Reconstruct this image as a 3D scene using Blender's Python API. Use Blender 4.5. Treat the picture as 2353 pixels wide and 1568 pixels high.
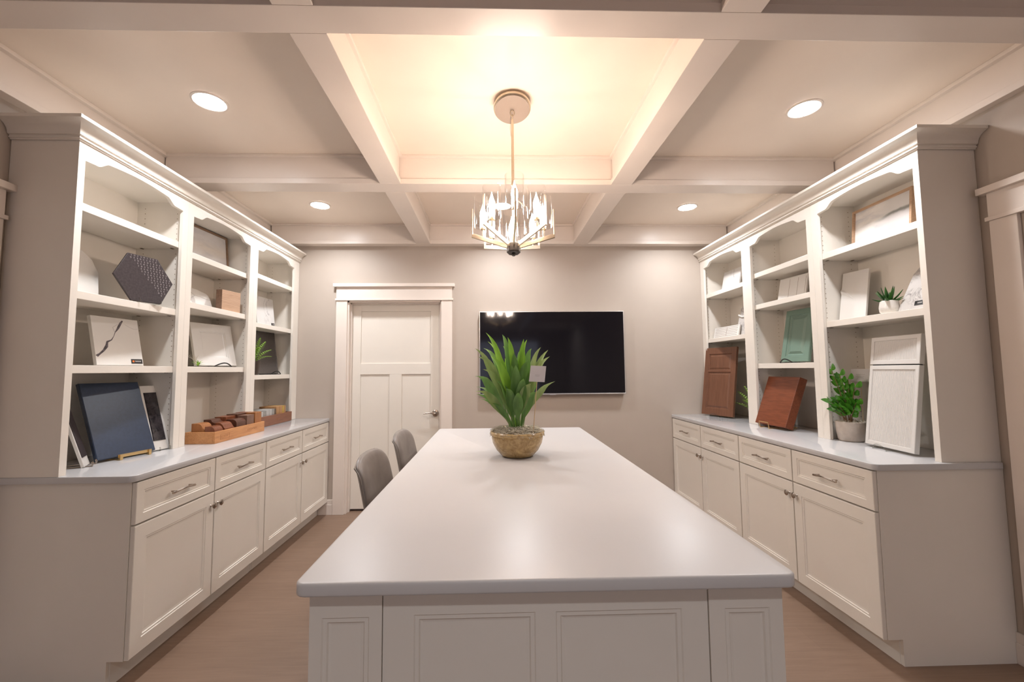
import bpy, bmesh, math, random
from mathutils import Vector, Matrix, Euler
PI = math.pi
R = math.radians
random.seed(7)
for o in list(bpy.data.objects):
    bpy.data.objects.remove(o)
SC = bpy.context.scene
COL = SC.collection

# ------------------------------------------------------------------ camera
def make_camera():
    cd = bpy.data.cameras.new('camera')
    cam = bpy.data.objects.new('camera', cd)
    COL.objects.link(cam)
    p, yw, ro = 0.069, -0.0288, 0.0081
    cy, sy = math.cos(yw), math.sin(yw)
    f = Vector((-sy * math.cos(p), cy * math.cos(p), math.sin(p)))
    rt = Vector((cy, sy, 0))
    dn = -rt.cross(f)
    c, s = math.cos(ro), math.sin(ro)
    r2 = rt * c + dn * s
    d2 = -rt * s + dn * c
    m = Matrix((r2, -d2, -f)).transposed().to_4x4()
    m.translation = Vector((0, 0, 1.3695))
    cam.matrix_world = m
    cd.sensor_fit = 'HORIZONTAL'
    cd.sensor_width = 36.0
    cd.lens = 965.0 / 2353.0 * 36.0
    cd.shift_x = 17.6 / 2353.0
    cd.clip_start = 0.05
    SC.camera = cam
make_camera()

# ------------------------------------------------------------------ world, exposure
W = bpy.data.worlds.new('world')
SC.world = W
W.use_nodes = True
W.node_tree.nodes['Background'].inputs[0].default_value = (0.75, 0.80, 1.0, 1)
W.node_tree.nodes['Background'].inputs[1].default_value = 0.30
SC.view_settings.view_transform = 'Standard'
SC.view_settings.look = 'None'
SC.view_settings.gamma = 1
SC.view_settings.use_curve_mapping = False
SC.view_settings.exposure = 1.97
L_DOWN = 17.0       # glow of a recessed light lens
P_DOWN = 3.1       # watts of a recessed light, thrown downwards
L_BULB = 53.0     # emission of a candle bulb
C_DOWN = (0.95, 0.965, 1.0)
C_BULB = (1.0, 0.81, 0.68)

# ------------------------------------------------------------------ materials
def lin(c):
    return tuple(((v / 255.0) / 12.92 if v / 255.0 <= 0.04045 else ((v / 255.0 + 0.055) / 1.055) ** 2.4) for v in c)

class NT:
    def __init__(s, name):
        s.m = bpy.data.materials.new(name)
        s.m.use_nodes = True
        s.t = s.m.node_tree
        s.b = s.t.nodes['Principled BSDF']
    def n(s, typ, **kw):
        nd = s.t.nodes.new(typ)
        for k, v in kw.items():
            if k.startswith('i_'):
                nd.inputs[k[2:].replace('_', ' ')].default_value = v
            else:
                setattr(nd, k, v)
        return nd
    def l(s, a, b):
        s.t.links.new(a, b)
    def ramp(s, fac, stops):
        r = s.n('ShaderNodeValToRGB')
        e = r.color_ramp.elements
        while len(e) > 1:
            e.remove(e[-1])
        e[0].position, e[0].color = stops[0][0], tuple(stops[0][1]) + (1,)
        for p, c in stops[1:]:
            x = e.new(p)
            x.color = tuple(c) + (1,)
        s.l(fac, r.inputs[0])
        return r.outputs[0]
    def coords(s, scale=(1, 1, 1), rot=(0, 0, 0), out='Object'):
        tc = s.n('ShaderNodeTexCoord')
        mp = s.n('ShaderNodeMapping')
        mp.inputs['Scale'].default_value = scale
        mp.inputs['Rotation'].default_value = rot
        s.l(tc.outputs[out], mp.inputs[0])
        return mp.outputs[0]
    def noise(s, vec, scale, detail=3, rough=0.5, dist=0.0):
        nd = s.n('ShaderNodeTexNoise')
        nd.inputs['Scale'].default_value = scale
        nd.inputs['Detail'].default_value = detail
        nd.inputs['Roughness'].default_value = rough
        nd.inputs['Distortion'].default_value = dist
        s.l(vec, nd.inputs['Vector'])
        return nd.outputs[0]
    def bump(s, h, strength=0.1, dist=0.001):
        b = s.n('ShaderNodeBump')
        b.inputs['Strength'].default_value = strength
        b.inputs['Distance'].default_value = dist
        s.l(h, b.inputs['Height'])
        s.l(b.outputs[0], s.b.inputs['Normal'])
    def mix(s, fac, a, b):
        m = s.n('ShaderNodeMix', data_type='RGBA')
        for k, v in ((0, fac), (6, a), (7, b)):
            if hasattr(v, 'links'):
                s.l(v, m.inputs[k])
            elif k == 0:
                m.inputs[0].default_value = v
            else:
                m.inputs[k].default_value = tuple(v) + (1,)
        return m.outputs[2]

def plain(name, col, rough=0.4, metal=0.0, spec=0.5, var=0.03, vscale=6.0, bump=0.0, bscale=300.0, coat=0.0):
    s = NT(name)
    v = s.coords()
    f = s.noise(v, vscale, 3)
    a = tuple(max(0, c * (1 - var)) for c in col)
    b = tuple(min(1, c * (1 + var)) for c in col)
    s.l(s.ramp(f, [(0.3, a), (0.7, b)]), s.b.inputs['Base Color'])
    s.b.inputs['Roughness'].default_value = rough
    s.b.inputs['Metallic'].default_value = metal
    s.b.inputs['Specular IOR Level'].default_value = spec
    if coat:
        s.b.inputs['Coat Weight'].default_value = coat
        s.b.inputs['Coat Roughness'].default_value = 0.1
    if bump:
        s.bump(s.noise(v, bscale, 4), bump, 0.0006)
    return s.m

def wood(name, dark, light, rough=0.4, axis=2, scale=1.0, coat=0.0, rings=False):
    s = NT(name)
    sc = [14 * scale] * 3
    sc[axis] = 1.2 * scale
    v = s.coords(tuple(sc))
    f1 = s.noise(v, 3.0, 6, 0.6, 0.8)
    sc2 = [90 * scale] * 3
    sc2[axis] = 5 * scale
    f2 = s.noise(s.coords(tuple(sc2)), 2.0, 4)
    c1 = s.ramp(f1, [(0.25, dark), (0.75, light)])
    c2 = s.ramp(f2, [(0.3, tuple(x * 0.75 for x in dark)), (0.6, light)])
    if rings:
        wv = s.n('ShaderNodeTexWave', wave_type='RINGS')
        wv.inputs['Scale'].default_value = 6.0 * scale
        wv.inputs['Distortion'].default_value = 6.0
        wv.inputs['Detail'].default_value = 3.0
        rs = [5, 5, 5]
        rs[axis] = 1.6
        s.l(s.coords(tuple(rs)), wv.inputs[0])
        c2 = s.ramp(wv.outputs[1], [(0.1, tuple(x * 0.8 for x in dark)), (0.6, light)])
    s.l(s.mix(0.4, c1, c2), s.b.inputs['Base Color'])
    s.b.inputs['Roughness'].default_value = rough
    s.b.inputs['Coat Weight'].default_value = coat
    s.bump(f2, 0.25, 0.0005)
    return s.m

def marble(name, base, vein, scale=3.0, width=0.03, rough=0.12, amount=1.0, dist=1.2):
    s = NT(name)
    v = s.coords()
    f = s.noise(v, scale, 5, 0.55, dist)
    m = s.n('ShaderNodeMath', operation='SUBTRACT')
    m.inputs[1].default_value = 0.5
    s.l(f, m.inputs[0])
    a = s.n('ShaderNodeMath', operation='ABSOLUTE')
    s.l(m.outputs[0], a.inputs[0])
    c1 = s.ramp(a.outputs[0], [(0.0, vein), (width, tuple(base[i] * (1 - amount * .25) + vein[i] * amount * .25 for i in range(3))), (width * 3, base)])
    g = s.noise(v, scale * 0.7, 3)
    c2 = s.ramp(g, [(0.35, tuple(x * 0.93 for x in base)), (0.6, base)])
    msk = s.ramp(s.noise(v, scale * 0.9, 2), [(0.42, (0, 0, 0)), (0.55, (1, 1, 1))])
    s.l(s.mix(msk, c2, c1), s.b.inputs['Base Color'])
    s.b.inputs['Roughness'].default_value = rough
    return s.m

def emission(name, col, strength):
    s = NT(name)
    f = s.noise(s.coords(), 2.0, 1)
    s.l(s.ramp(f, [(0.0, col), (1.0, col)]), s.b.inputs['Emission Color'])
    s.b.inputs['Emission Strength'].default_value = strength
    s.b.inputs['Base Color'].default_value = tuple(col) + (1,)
    return s.m

def thin_glass(name, tint=(1, 1, 1), edge=0.9):
    s = NT(name)
    lf = s.n('ShaderNodeLayerWeight')
    lf.inputs[0].default_value = 0.5
    pw = s.n('ShaderNodeMath', operation='POWER')
    s.l(lf.outputs['Facing'], pw.inputs[0])
    pw.inputs[1].default_value = 3.0
    lw = s.n('ShaderNodeMath', operation='MULTIPLY_ADD')
    s.l(pw.outputs[0], lw.inputs[0])
    lw.inputs[1].default_value = 0.55
    lw.inputs[2].default_value = 0.03
    tr = s.n('ShaderNodeBsdfTransparent')
    gl = s.n('ShaderNodeBsdfGlossy')
    gl.inputs['Roughness'].default_value = 0.02
    nz = s.noise(s.coords(), 5, 2)
    cr = s.ramp(nz, [(0, tuple(t * 0.97 for t in tint)), (1, tint)])
    s.l(cr, tr.inputs[0])
    mx = s.n('ShaderNodeMixShader')
    s.l(lw.outputs[0], mx.inputs[0])
    s.l(tr.outputs[0], mx.inputs[1])
    s.l(gl.outputs[0], mx.inputs[2])
    s.l(mx.outputs[0], s.t.nodes['Material Output'].inputs[0])
    return s.m

def floor_mat():
    s = NT('oak_floor')
    v = s.coords()
    br = s.n('ShaderNodeTexBrick')
    br.offset = 0.37
    br.inputs['Scale'].default_value = 1.0
    br.inputs['Brick Width'].default_value = 1.6
    br.inputs['Row Height'].default_value = 0.19
    br.inputs['Mortar Size'].default_value = 0.0012
    br.inputs['Color1'].default_value = (0.235, 0.152, 0.105, 1)
    br.inputs['Color2'].default_value = (0.205, 0.132, 0.09, 1)
    br.inputs['Mortar'].default_value = (0.15, 0.095, 0.065, 1)
    s.l(v, br.inputs[0])
    g = s.noise(s.coords((1.2, 14, 1)), 3.0, 6, 0.6, 0.6)
    gc = s.ramp(g, [(0.25, (0.18, 0.112, 0.075)), (0.7, (0.275, 0.182, 0.127))])
    s.l(s.mix(0.5, br.outputs[0], gc), s.b.inputs['Base Color'])
    s.b.inputs['Roughness'].default_value = 0.42
    s.bump(g, 0.12, 0.0008)
    return s.m

def tv_mat():
    s = NT('tv_screen')
    f = s.noise(s.coords(), 420.0, 2)
    s.l(s.ramp(f, [(0.3, (0.002, 0.002, 0.003)), (0.8, (0.014, 0.012, 0.016))]), s.b.inputs['Base Color'])
    s.b.inputs['Roughness'].default_value = 0.07
    s.b.inputs['Specular IOR Level'].default_value = 0.45
    return s.m

def bowl_mat():
    s = NT('amber_bowl')
    v = s.coords()
    vo = s.n('ShaderNodeTexVoronoi', feature='SMOOTH_F1')
    vo.inputs['Scale'].default_value = 34
    s.l(v, vo.inputs['Vector'])
    n = s.noise(v, 26, 4, 0.6, 2.0)
    s.l(s.ramp(n, [(0.3, (0.33, 0.20, 0.075)), (0.7, (0.62, 0.43, 0.20))]), s.b.inputs['Base Color'])
    s.b.inputs['Roughness'].default_value = 0.22
    s.bump(s.mix(0.5, vo.outputs[0], n), 0.6, 0.004)
    return s.m

def leaf_mat(name, a, b, rough=0.4):
    s = NT(name)
    g = s.noise(s.coords((9, 9, 2)), 4, 3)
    s.l(s.ramp(g, [(0.3, a), (0.72, b)]), s.b.inputs['Base Color'])
    s.b.inputs['Roughness'].default_value = rough
    s.b.inputs['Subsurface Weight'].default_value = 0.0
    tr = s.n('ShaderNodeBsdfTranslucent')
    tr.inputs[0].default_value = tuple(b) + (1,)
    mx = s.n('ShaderNodeMixShader')
    mx.inputs[0].default_value = 0.25
    s.l(s.b.outputs[0], mx.inputs[1])
    s.l(tr.outputs[0], mx.inputs[2])
    s.l(mx.outputs[0], s.t.nodes['Material Output'].inputs[0])
    return s.m

def painting_mat(name, mountain):
    s = NT(name)
    v = s.coords((1.0, 1.0, 3.2))
    n = s.noise(v, 5.0, 5, 0.6, 0.6)
    sky = s.ramp(n, [(0.3, (0.50, 0.49, 0.51)), (0.5, (0.70, 0.66, 0.62)), (0.75, (0.80, 0.78, 0.76))])
    tc = s.n('ShaderNodeTexCoord')
    sp = s.n('ShaderNodeSeparateXYZ')
    s.l(tc.outputs['Object'], sp.inputs[0])
    n2 = s.noise(s.coords((1, 1, 1)), 9.0, 4)
    ad = s.n('ShaderNodeMath', operation='MULTIPLY_ADD')
    s.l(n2, ad.inputs[0])
    ad.inputs[1].default_value = -0.05
    s.l(sp.outputs[2], ad.inputs[2])
    if mountain:
        sl = s.n('ShaderNodeMath', operation='MULTIPLY_ADD')
        s.l(sp.outputs[0], sl.inputs[0])
        sl.inputs[1].default_value = -0.10
        s.l(ad.outputs[0], sl.inputs[2])
        h = sl.outputs[0]
        band = s.ramp(h, [(0.0, (0.50, 0.47, 0.46)), (0.100, (0.48, 0.45, 0.44)), (0.112, (0.13, 0.14, 0.13)), (0.122, (0.17, 0.18, 0.16)), (0.132, (0.58, 0.56, 0.54)), (1, (0.60, 0.58, 0.56))])
    else:
        h = ad.outputs[0]
        band = s.ramp(h, [(0.0, (0.60, 0.58, 0.60)), (0.02, (0.46, 0.45, 0.50)), (0.045, (0.62, 0.60, 0.61)), (0.12, (0.70, 0.64, 0.57)), (0.18, (0.60, 0.60, 0.63)), (1, (0.72, 0.70, 0.68))])
    fac = 0.5
    if mountain:
        mm = s.n('ShaderNodeMapRange')
        mm.inputs['From Min'].default_value = -0.06
        mm.inputs['From Max'].default_value = 0.05
        mm.inputs['To Min'].default_value = 0.05
        mm.inputs['To Max'].default_value = 0.85
        s.l(sp.outputs[0], mm.inputs[0])
        fac = mm.outputs[0]
    s.l(s.mix(fac, sky, band), s.b.inputs['Base Color'])
    s.b.inputs['Roughness'].default_value = 0.5
    return s.m

M = {}
M['paint'] = plain('white_cabinet_paint', (0.79, 0.735, 0.66), 0.33, var=0.01)
M['trim'] = plain('white_trim_paint', (0.78, 0.695, 0.625), 0.34, var=0.01)
M['ceil'] = plain('ceiling_paint', (0.84, 0.735, 0.635), 0.5, var=0.01)
M['wall'] = plain('greige_wall_paint', (0.475, 0.405, 0.345), 0.6, var=0.015, bump=0.05)
M['quartz'] = plain('white_quartz', (0.60, 0.58, 0.57), 0.33, var=0.012, vscale=3, spec=0.35)
M['quartz_side'] = plain('polished_white_quartz', (0.56, 0.55, 0.55), 0.10, var=0.012, vscale=3, spec=0.6)
M['floor'] = floor_mat()
M['nickel'] = plain('brushed_nickel', (0.42, 0.36, 0.31), 0.26, 1.0, var=0.05)
M['chnickel'] = plain('satin_nickel_chandelier', (0.66, 0.57, 0.44), 0.30, 1.0, var=0.04)
M['face'] = plain('dull_nickel_face', (0.26, 0.205, 0.165), 0.6, 0.3)
M['dark_metal'] = plain('dark_pewter', (0.14, 0.13, 0.12), 0.35, 0.8)
M['black_metal'] = plain('black_metal', (0.02, 0.018, 0.017), 0.35, 0.6)
M['brass'] = plain('brass_wire', (0.78, 0.55, 0.26), 0.28, 1.0)
M['screen'] = tv_mat()
M['silver'] = plain('silver_bezel', (0.72, 0.70, 0.68), 0.3, 0.9)
M['leather'] = plain('grey_leather', (0.235, 0.205, 0.185), 0.36, var=0.12, vscale=14, bump=0.3, bscale=500)
M['leather_light'] = plain('pale_piping', (0.48, 0.43, 0.38), 0.4)
M['darkwood'] = wood('dark_chair_wood', (0.05, 0.03, 0.02), (0.12, 0.07, 0.04))
M['glass'] = thin_glass('clear_glass')
M['acrylic'] = thin_glass('clear_acrylic', (0.86, 0.86, 0.84))
M['bulb'] = emission('lit_candle_bulb', C_BULB, L_BULB)
M['lens'] = emission('lit_recessed_lens', C_DOWN, L_DOWN)
M['black'] = plain('black_gap', (0.006, 0.004, 0.003), 0.8)
M['navy'] = plain('navy_door_paint', (0.020, 0.034, 0.068), 0.33, var=0.15, vscale=60, bump=0.12, bscale=900)
M['dark_tile'] = plain('charcoal_tile', (0.040, 0.030, 0.031), 0.42, var=0.25, vscale=90, spec=0.3)
M['pale'] = plain('white_sample_board', (0.70, 0.675, 0.64), 0.3, var=0.01)
M['calacatta'] = marble('calacatta_slab', (0.80, 0.76, 0.73), (0.05, 0.045, 0.05), 3.0, 0.02)
M['whitemarble'] = marble('soft_white_marble', (0.66, 0.64, 0.62), (0.30, 0.28, 0.28), 5.0, 0.012, amount=0.5)
M['greymarble'] = marble('grey_veined_marble', (0.56, 0.53, 0.505), (0.20, 0.185, 0.18), 11.0, 0.03, dist=2.5)
M['oak'] = wood('light_oak', (0.40, 0.24, 0.15), (0.60, 0.40, 0.27), 0.5, axis=0, rings=True)
M['frame_wood'] = wood('walnut_frame', (0.16, 0.095, 0.055), (0.27, 0.165, 0.10), 0.45, axis=0)
M['frame_light'] = wood('pecan_frame', (0.33, 0.20, 0.12), (0.50, 0.32, 0.20), 0.45, axis=0)
M['paintL'] = painting_mat('seascape_painting', False)
M['paintR'] = painting_mat('hill_painting', True)
M['greydoor'] = plain('graphite_door', (0.085, 0.072, 0.066), 0.35, var=0.12, vscale=60)
M['green'] = plain('sage_green_paint', (0.155, 0.235, 0.185), 0.33, var=0.03)
M['brown'] = wood('cocoa_stained_maple', (0.115, 0.045, 0.022), (0.19, 0.082, 0.045), 0.38, axis=2)
M['cherry'] = wood('cherry_block', (0.11, 0.027, 0.010), (0.23, 0.065, 0.027), 0.33, axis=0)
M['tray'] = wood('cherry_tray', (0.42, 0.17, 0.06), (0.66, 0.32, 0.13), 0.35, axis=0)
M['tray2'] = wood('walnut_tray', (0.17, 0.065, 0.035), (0.27, 0.115, 0.065), 0.4, axis=0)
WB = [wood('block_amber', (0.22, 0.075, 0.02), (0.42, 0.17, 0.055), 0.3, axis=2),
      wood('block_redbrown', (0.12, 0.035, 0.015), (0.25, 0.08, 0.035), 0.3, axis=2),
      wood('block_dark', (0.05, 0.018, 0.01), (0.12, 0.045, 0.025), 0.3, axis=2),
      wood('block_brown', (0.14, 0.07, 0.045), (0.21, 0.115, 0.08), 0.35, axis=2),
      wood('block_honey', (0.35, 0.17, 0.06), (0.55, 0.30, 0.13), 0.35, axis=2)]
M['chip_grey'] = plain('chip_grey', (0.30, 0.29, 0.27), 0.4, var=0.1, vscale=30)
M['chip_lgrey'] = plain('chip_light_grey', (0.46, 0.45, 0.43), 0.4, var=0.1, vscale=30)
M['chip_brown'] = plain('chip_brown', (0.12, 0.085, 0.06), 0.4, var=0.1)
M['chip_tan'] = wood('chip_tan', (0.33, 0.17, 0.07), (0.48, 0.27, 0.12), 0.4)
M['chip_yellow'] = plain('chip_yellow', (0.50, 0.34, 0.07), 0.4)
M['bowl'] = bowl_mat()
M['leafA'] = leaf_mat('bright_leaf', (0.13, 0.29, 0.03), (0.30, 0.55, 0.06))
M['leafB'] = leaf_mat('deep_leaf', (0.085, 0.19, 0.04), (0.19, 0.36, 0.085))
M['leafC'] = leaf_mat('pale_leaf', (0.17, 0.27, 0.08), (0.36, 0.45, 0.17))
M['zz'] = leaf_mat('glossy_leaf', (0.02, 0.11, 0.01), (0.11, 0.36, 0.03), 0.22)
M['aloe'] = leaf_mat('aloe_leaf', (0.010, 0.055, 0.012), (0.045, 0.19, 0.02), 0.3)
M['fern'] = leaf_mat('fern_leaf', (0.14, 0.30, 0.03), (0.36, 0.55, 0.09))
M['stem'] = plain('green_stem', (0.16, 0.19, 0.05), 0.5)
M['brownstem'] = plain('brown_stem', (0.20, 0.11, 0.05), 0.6)
M['moss'] = plain('dried_moss', (0.56, 0.50, 0.39), 0.8, var=0.3, vscale=60)
M['soil'] = plain('soil', (0.10, 0.06, 0.035), 0.9, var=0.4, vscale=60)
M['ceramic'] = plain('textured_grey_pot', (0.50, 0.43, 0.37), 0.4, var=0.08, vscale=40, bump=0.8, bscale=70)
M['whitepot'] = plain('textured_white_pot', (0.76, 0.72, 0.67), 0.2, var=0.04, bump=1.0, bscale=120)
M['darkpot'] = plain('dark_pot', (0.06, 0.04, 0.03), 0.5)
M['card'] = plain('white_card', (0.72, 0.69, 0.70), 0.6)
M['print'] = plain('grey_print', (0.34, 0.32, 0.32), 0.6)
M['skewer'] = plain('bamboo', (0.66, 0.46, 0.25), 0.6)
M['label'] = plain('black_label', (0.02, 0.018, 0.018), 0.4)
M['label_orange'] = plain('orange_mark', (0.75, 0.20, 0.04), 0.4)
M['label_text'] = plain('label_text', (0.55, 0.52, 0.50), 0.4)
M['grout'] = plain('brown_grout', (0.20, 0.14, 0.09), 0.6)
M['burn'] = plain('burnt_brand', (0.30, 0.12, 0.045), 0.6)
M['hole'] = plain('pin_hole', (0.22, 0.15, 0.09), 0.7)
M['clip'] = plain('steel_clip', (0.16, 0.12, 0.08), 0.4, 0.6)
M['dark_room'] = plain('dim_wall_paint', (0.42, 0.38, 0.34), 0.7)

# ------------------------------------------------------------------ mesh builder
class MB:
    def __init__(s):
        s.v, s.f, s.mi = [], [], []
        s.cur = 0
        s.T = Matrix()
    def add(s, vs, fs):
        b = len(s.v)
        s.v += [tuple(s.T @ Vector(p)) for p in vs]
        s.f += [tuple(b + i for i in f) for f in fs]
        s.mi += [s.cur] * len(fs)
        return s
    def box(s, x0, x1, y0, y1, z0, z1):
        vs = [(x, y, z) for z in (z0, z1) for y in (y0, y1) for x in (x0, x1)]
        return s.add(vs, [(0, 2, 3, 1), (4, 5, 7, 6), (0, 1, 5, 4), (2, 6, 7, 3), (0, 4, 6, 2), (1, 3, 7, 5)])
    def rings(s, x0, x1, z0, z1, rings, back):
        """stepped front facing -y; rings = [(inset, y)], then sides to y=back"""
        vs, fs = [], []
        lv = [(0.0, back)] + list(rings)
        for ins, y in lv:
            vs += [(x0 + ins, y, z0 + ins), (x1 - ins, y, z0 + ins), (x1 - ins, y, z1 - ins), (x0 + ins, y, z1 - ins)]
        for k in range(len(lv) - 1):
            a, b = 4 * k, 4 * k + 4
            for i in range(4):
                j = (i + 1) % 4
                fs.append((a + i, a + j, b + j, b + i))
        n = 4 * (len(lv) - 1)
        fs.append((n, n + 1, n + 2, n + 3))
        fs.append((3, 2, 1, 0))
        return s.add(vs, fs)
    def prism(s, poly, y0, y1):
        """poly in xz, counter-clockwise seen from -y"""
        n = len(poly)
        vs = [(x, y0, z) for x, z in poly] + [(x, y1, z) for x, z in poly]
        fs = [tuple(range(n)), tuple(range(2 * n - 1, n - 1, -1))]
        fs += [(i, i + n, (i + 1) % n + n, (i + 1) % n) for i in range(n)]
        return s.add(vs, fs)
    def slab(s, poly, z0, z1, bev=0.0):
        """poly in xy counter-clockwise; softened top and bottom edge"""
        n = len(poly)
        def off(d):
            out = []
            for i in range(n):
                p0, p1, p2 = Vector(poly[i - 1]), Vector(poly[i]), Vector(poly[(i + 1) % n])
                a, b = (p1 - p0).normalized(), (p2 - p1).normalized()
                na, nb = Vector((-a.y, a.x)), Vector((-b.y, b.x))
                m = (na + nb)
                m = m / max(0.3, (1 + na.dot(nb)))
                out.append(p1 + m * d)
            return out
        lv = []
        if bev:
            for t in (0, 30, 60, 90):
                a = R(t)
                lv.append((bev * (1 - math.sin(a)), z0 + bev * (1 - math.cos(a))))
            for t in (90, 60, 30, 0):
                a = R(t)
                lv.append((bev * (1 - math.sin(a)), z1 - bev * (1 - math.cos(a))))
        else:
            lv = [(0, z0), (0, z1)]
        vs = []
        for d, z in lv:
            vs += [(p.x, p.y, z) for p in off(d)]
        fs = [tuple(range(n - 1, -1, -1))]
        for k in range(len(lv) - 1):
            fs += [(k * n + i, k * n + (i + 1) % n, (k + 1) * n + (i + 1) % n, (k + 1) * n + i) for i in range(n)]
        k = (len(lv) - 1) * n
        fs.append(tuple(range(k, k + n)))
        return s.add(vs, fs)
    def lathe(s, prof, cx=0, cy=0, seg=32, cap=True):
        vs, fs = [], []
        n = len(prof)
        for i in range(seg):
            a = 2 * PI * i / seg
            vs += [(cx + r * math.cos(a), cy + r * math.sin(a), z) for r, z in prof]
        for i in range(seg):
            j = (i + 1) % seg
            fs += [(i * n + k, j * n + k, j * n + k + 1, i * n + k + 1) for k in range(n - 1)]
        if cap:
            fs.append(tuple(i * n for i in range(seg - 1, -1, -1)))
            fs.append(tuple(i * n + n - 1 for i in range(seg)))
        return s.add(vs, fs)
    def tube(s, pts, r, seg=8, closed=False, flat=None):
        pts = [Vector(p) for p in pts]
        n = len(pts)
        vs, fs = [], []
        prev = None
        for i, p in enumerate(pts):
            if closed:
                t = (pts[(i + 1) % n] - pts[i - 1]).normalized()
            else:
                t = (pts[min(i + 1, n - 1)] - pts[max(i - 1, 0)]).normalized()
            if prev is None:
                up = Vector((0, 0, 1)) if abs(t.z) < 0.9 else Vector((0, 1, 0))
                a = t.cross(up).normalized()
            else:
                a = (prev - t * prev.dot(t)).normalized()
            b = t.cross(a)
            prev = a
            rr = r[i] if isinstance(r, (list, tuple)) else r
            for k in range(seg):
                w = 2 * PI * k / seg
                vs.append(tuple(p + a * rr * math.cos(w) + b * rr * math.sin(w)))
        m = n if closed else n - 1
        for i in range(m):
            j = (i + 1) % n
            fs += [(i * seg + k, i * seg + (k + 1) % seg, j * seg + (k + 1) % seg, j * seg + k) for k in range(seg)]
        if not closed:
            fs.append(tuple(range(seg - 1, -1, -1)))
            fs.append(tuple(range((n - 1) * seg, n * seg)))
        return s.add(vs, fs)
    def bar(s, p0, p1, w, t, side=(0, 0, 1)):
        p0, p1 = Vector(p0), Vector(p1)
        d = (p1 - p0).normalized()
        a = d.cross(Vector(side)).normalized() * w / 2
        b = a.cross(d).normalized() * t / 2
        vs = [tuple(p + sa * a + sb * b) for p in (p0, p1) for sa, sb in ((-1, -1), (1, -1), (1, 1), (-1, 1))]
        return s.add(vs, [(0, 3, 2, 1), (4, 5, 6, 7), (0, 1, 5, 4), (1, 2, 6, 5), (2, 3, 7, 6), (3, 0, 4, 7)])
    def leaf(s, base, tip, width, bend=0.2, seg=8, peak=0.6, side=None, petiole=0.0, fold=0.25):
        """curved leaf blade with a folded midrib"""
        base, tip = Vector(base), Vector(tip)
        d = tip - base
        L = d.length
        up = Vector((0, 0, 1))
        hor = Vector((d.x, d.y, 0))
        if hor.length < 1e-4:
            hor = Vector((1, 0, 0))
        hor.normalize()
        sd = Vector(side) if side is not None else up.cross(hor)
        sd = (sd - d.normalized() * sd.dot(d.normalized())).normalized()
        nrm = d.normalized().cross(sd)
        if nrm.z < 0:
            nrm = -nrm
        vs, fs = [], []
        for i in range(seg + 1):
            t = i / seg
            c = base + d * t + nrm * (math.sin(PI * t) * bend * L)
            q = max(0.0, (t - petiole) / (1 - petiole))
            w = width / 2 * (max(0.0, math.sin(PI * q ** (math.log(0.5) / math.log(peak)))) ** 0.8) + 0.0012 * (1 - t)
            vs += [tuple(c - sd * w + nrm * w * fold), tuple(c), tuple(c + sd * w + nrm * w * fold)]
        for i in range(seg):
            a, b = 3 * i, 3 * i + 3
            fs += [(a, a + 1, b + 1, b), (a + 1, a + 2, b + 2, b + 1)]
        return s.add(vs, fs)
    def build(s, name, mat, parent=None, loc=None, rot=None, smooth=False, bevel=0.0, bseg=2, kind=None, subsurf=0, solidify=0.0):
        me = bpy.data.meshes.new(name)
        me.from_pydata(s.v, [], s.f)
        mats = mat if isinstance(mat, (list, tuple)) else [mat]
        for m in mats:
            me.materials.append(m)
        if len(mats) > 1:
            for p, i in zip(me.polygons, s.mi):
                p.material_index = i
        bm = bmesh.new()
        bm.from_mesh(me)
        bmesh.ops.recalc_face_normals(bm, faces=bm.faces)
        bm.to_mesh(me)
        bm.free()
        if smooth:
            me.polygons.foreach_set('use_smooth', [True] * len(me.polygons))
            try:
                me.set_sharp_from_angle(angle=R(38))
            except Exception:
                pass
        o = bpy.data.objects.new(name, me)
        COL.objects.link(o)
        if parent is not None:
            o.parent = parent
        if loc is not None:
            o.location = loc
        if rot is not None:
            o.rotation_euler = rot
        if solidify:
            sm = o.modifiers.new('solid', 'SOLIDIFY')
            sm.thickness = solidify
        if bevel:
            b = o.modifiers.new('bevel', 'BEVEL')
            b.width = bevel
            b.segments = bseg
            b.limit_method = 'ANGLE'
            b.angle_limit = R(40)
        if subsurf:
            q = o.modifiers.new('sub', 'SUBSURF')
            q.levels = subsurf
            q.render_levels = subsurf
        if kind:
            o['kind'] = kind
        return o

def tag(o, label, cat, group=None):
    o['label'] = label
    o['category'] = cat
    if group:
        o['group'] = group
    return o

def empty(name, loc, rz=0.0, label=None, cat=None, group=None, mat=None):
    o = bpy.data.objects.new(name, None)
    COL.objects.link(o)
    o.empty_display_size = 0.1
    if mat is not None:
        o.matrix_world = mat
    else:
        o.location = loc
        o.rotation_euler = (0, 0, rz)
    if label:
        tag(o, label, cat, group)
    return o

def copy_tree(o, parent=None):
    c = o.copy()
    COL.objects.link(c)
    c.parent = parent
    for ch in list(o.children):
        copy_tree(ch, c)
    return c

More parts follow.
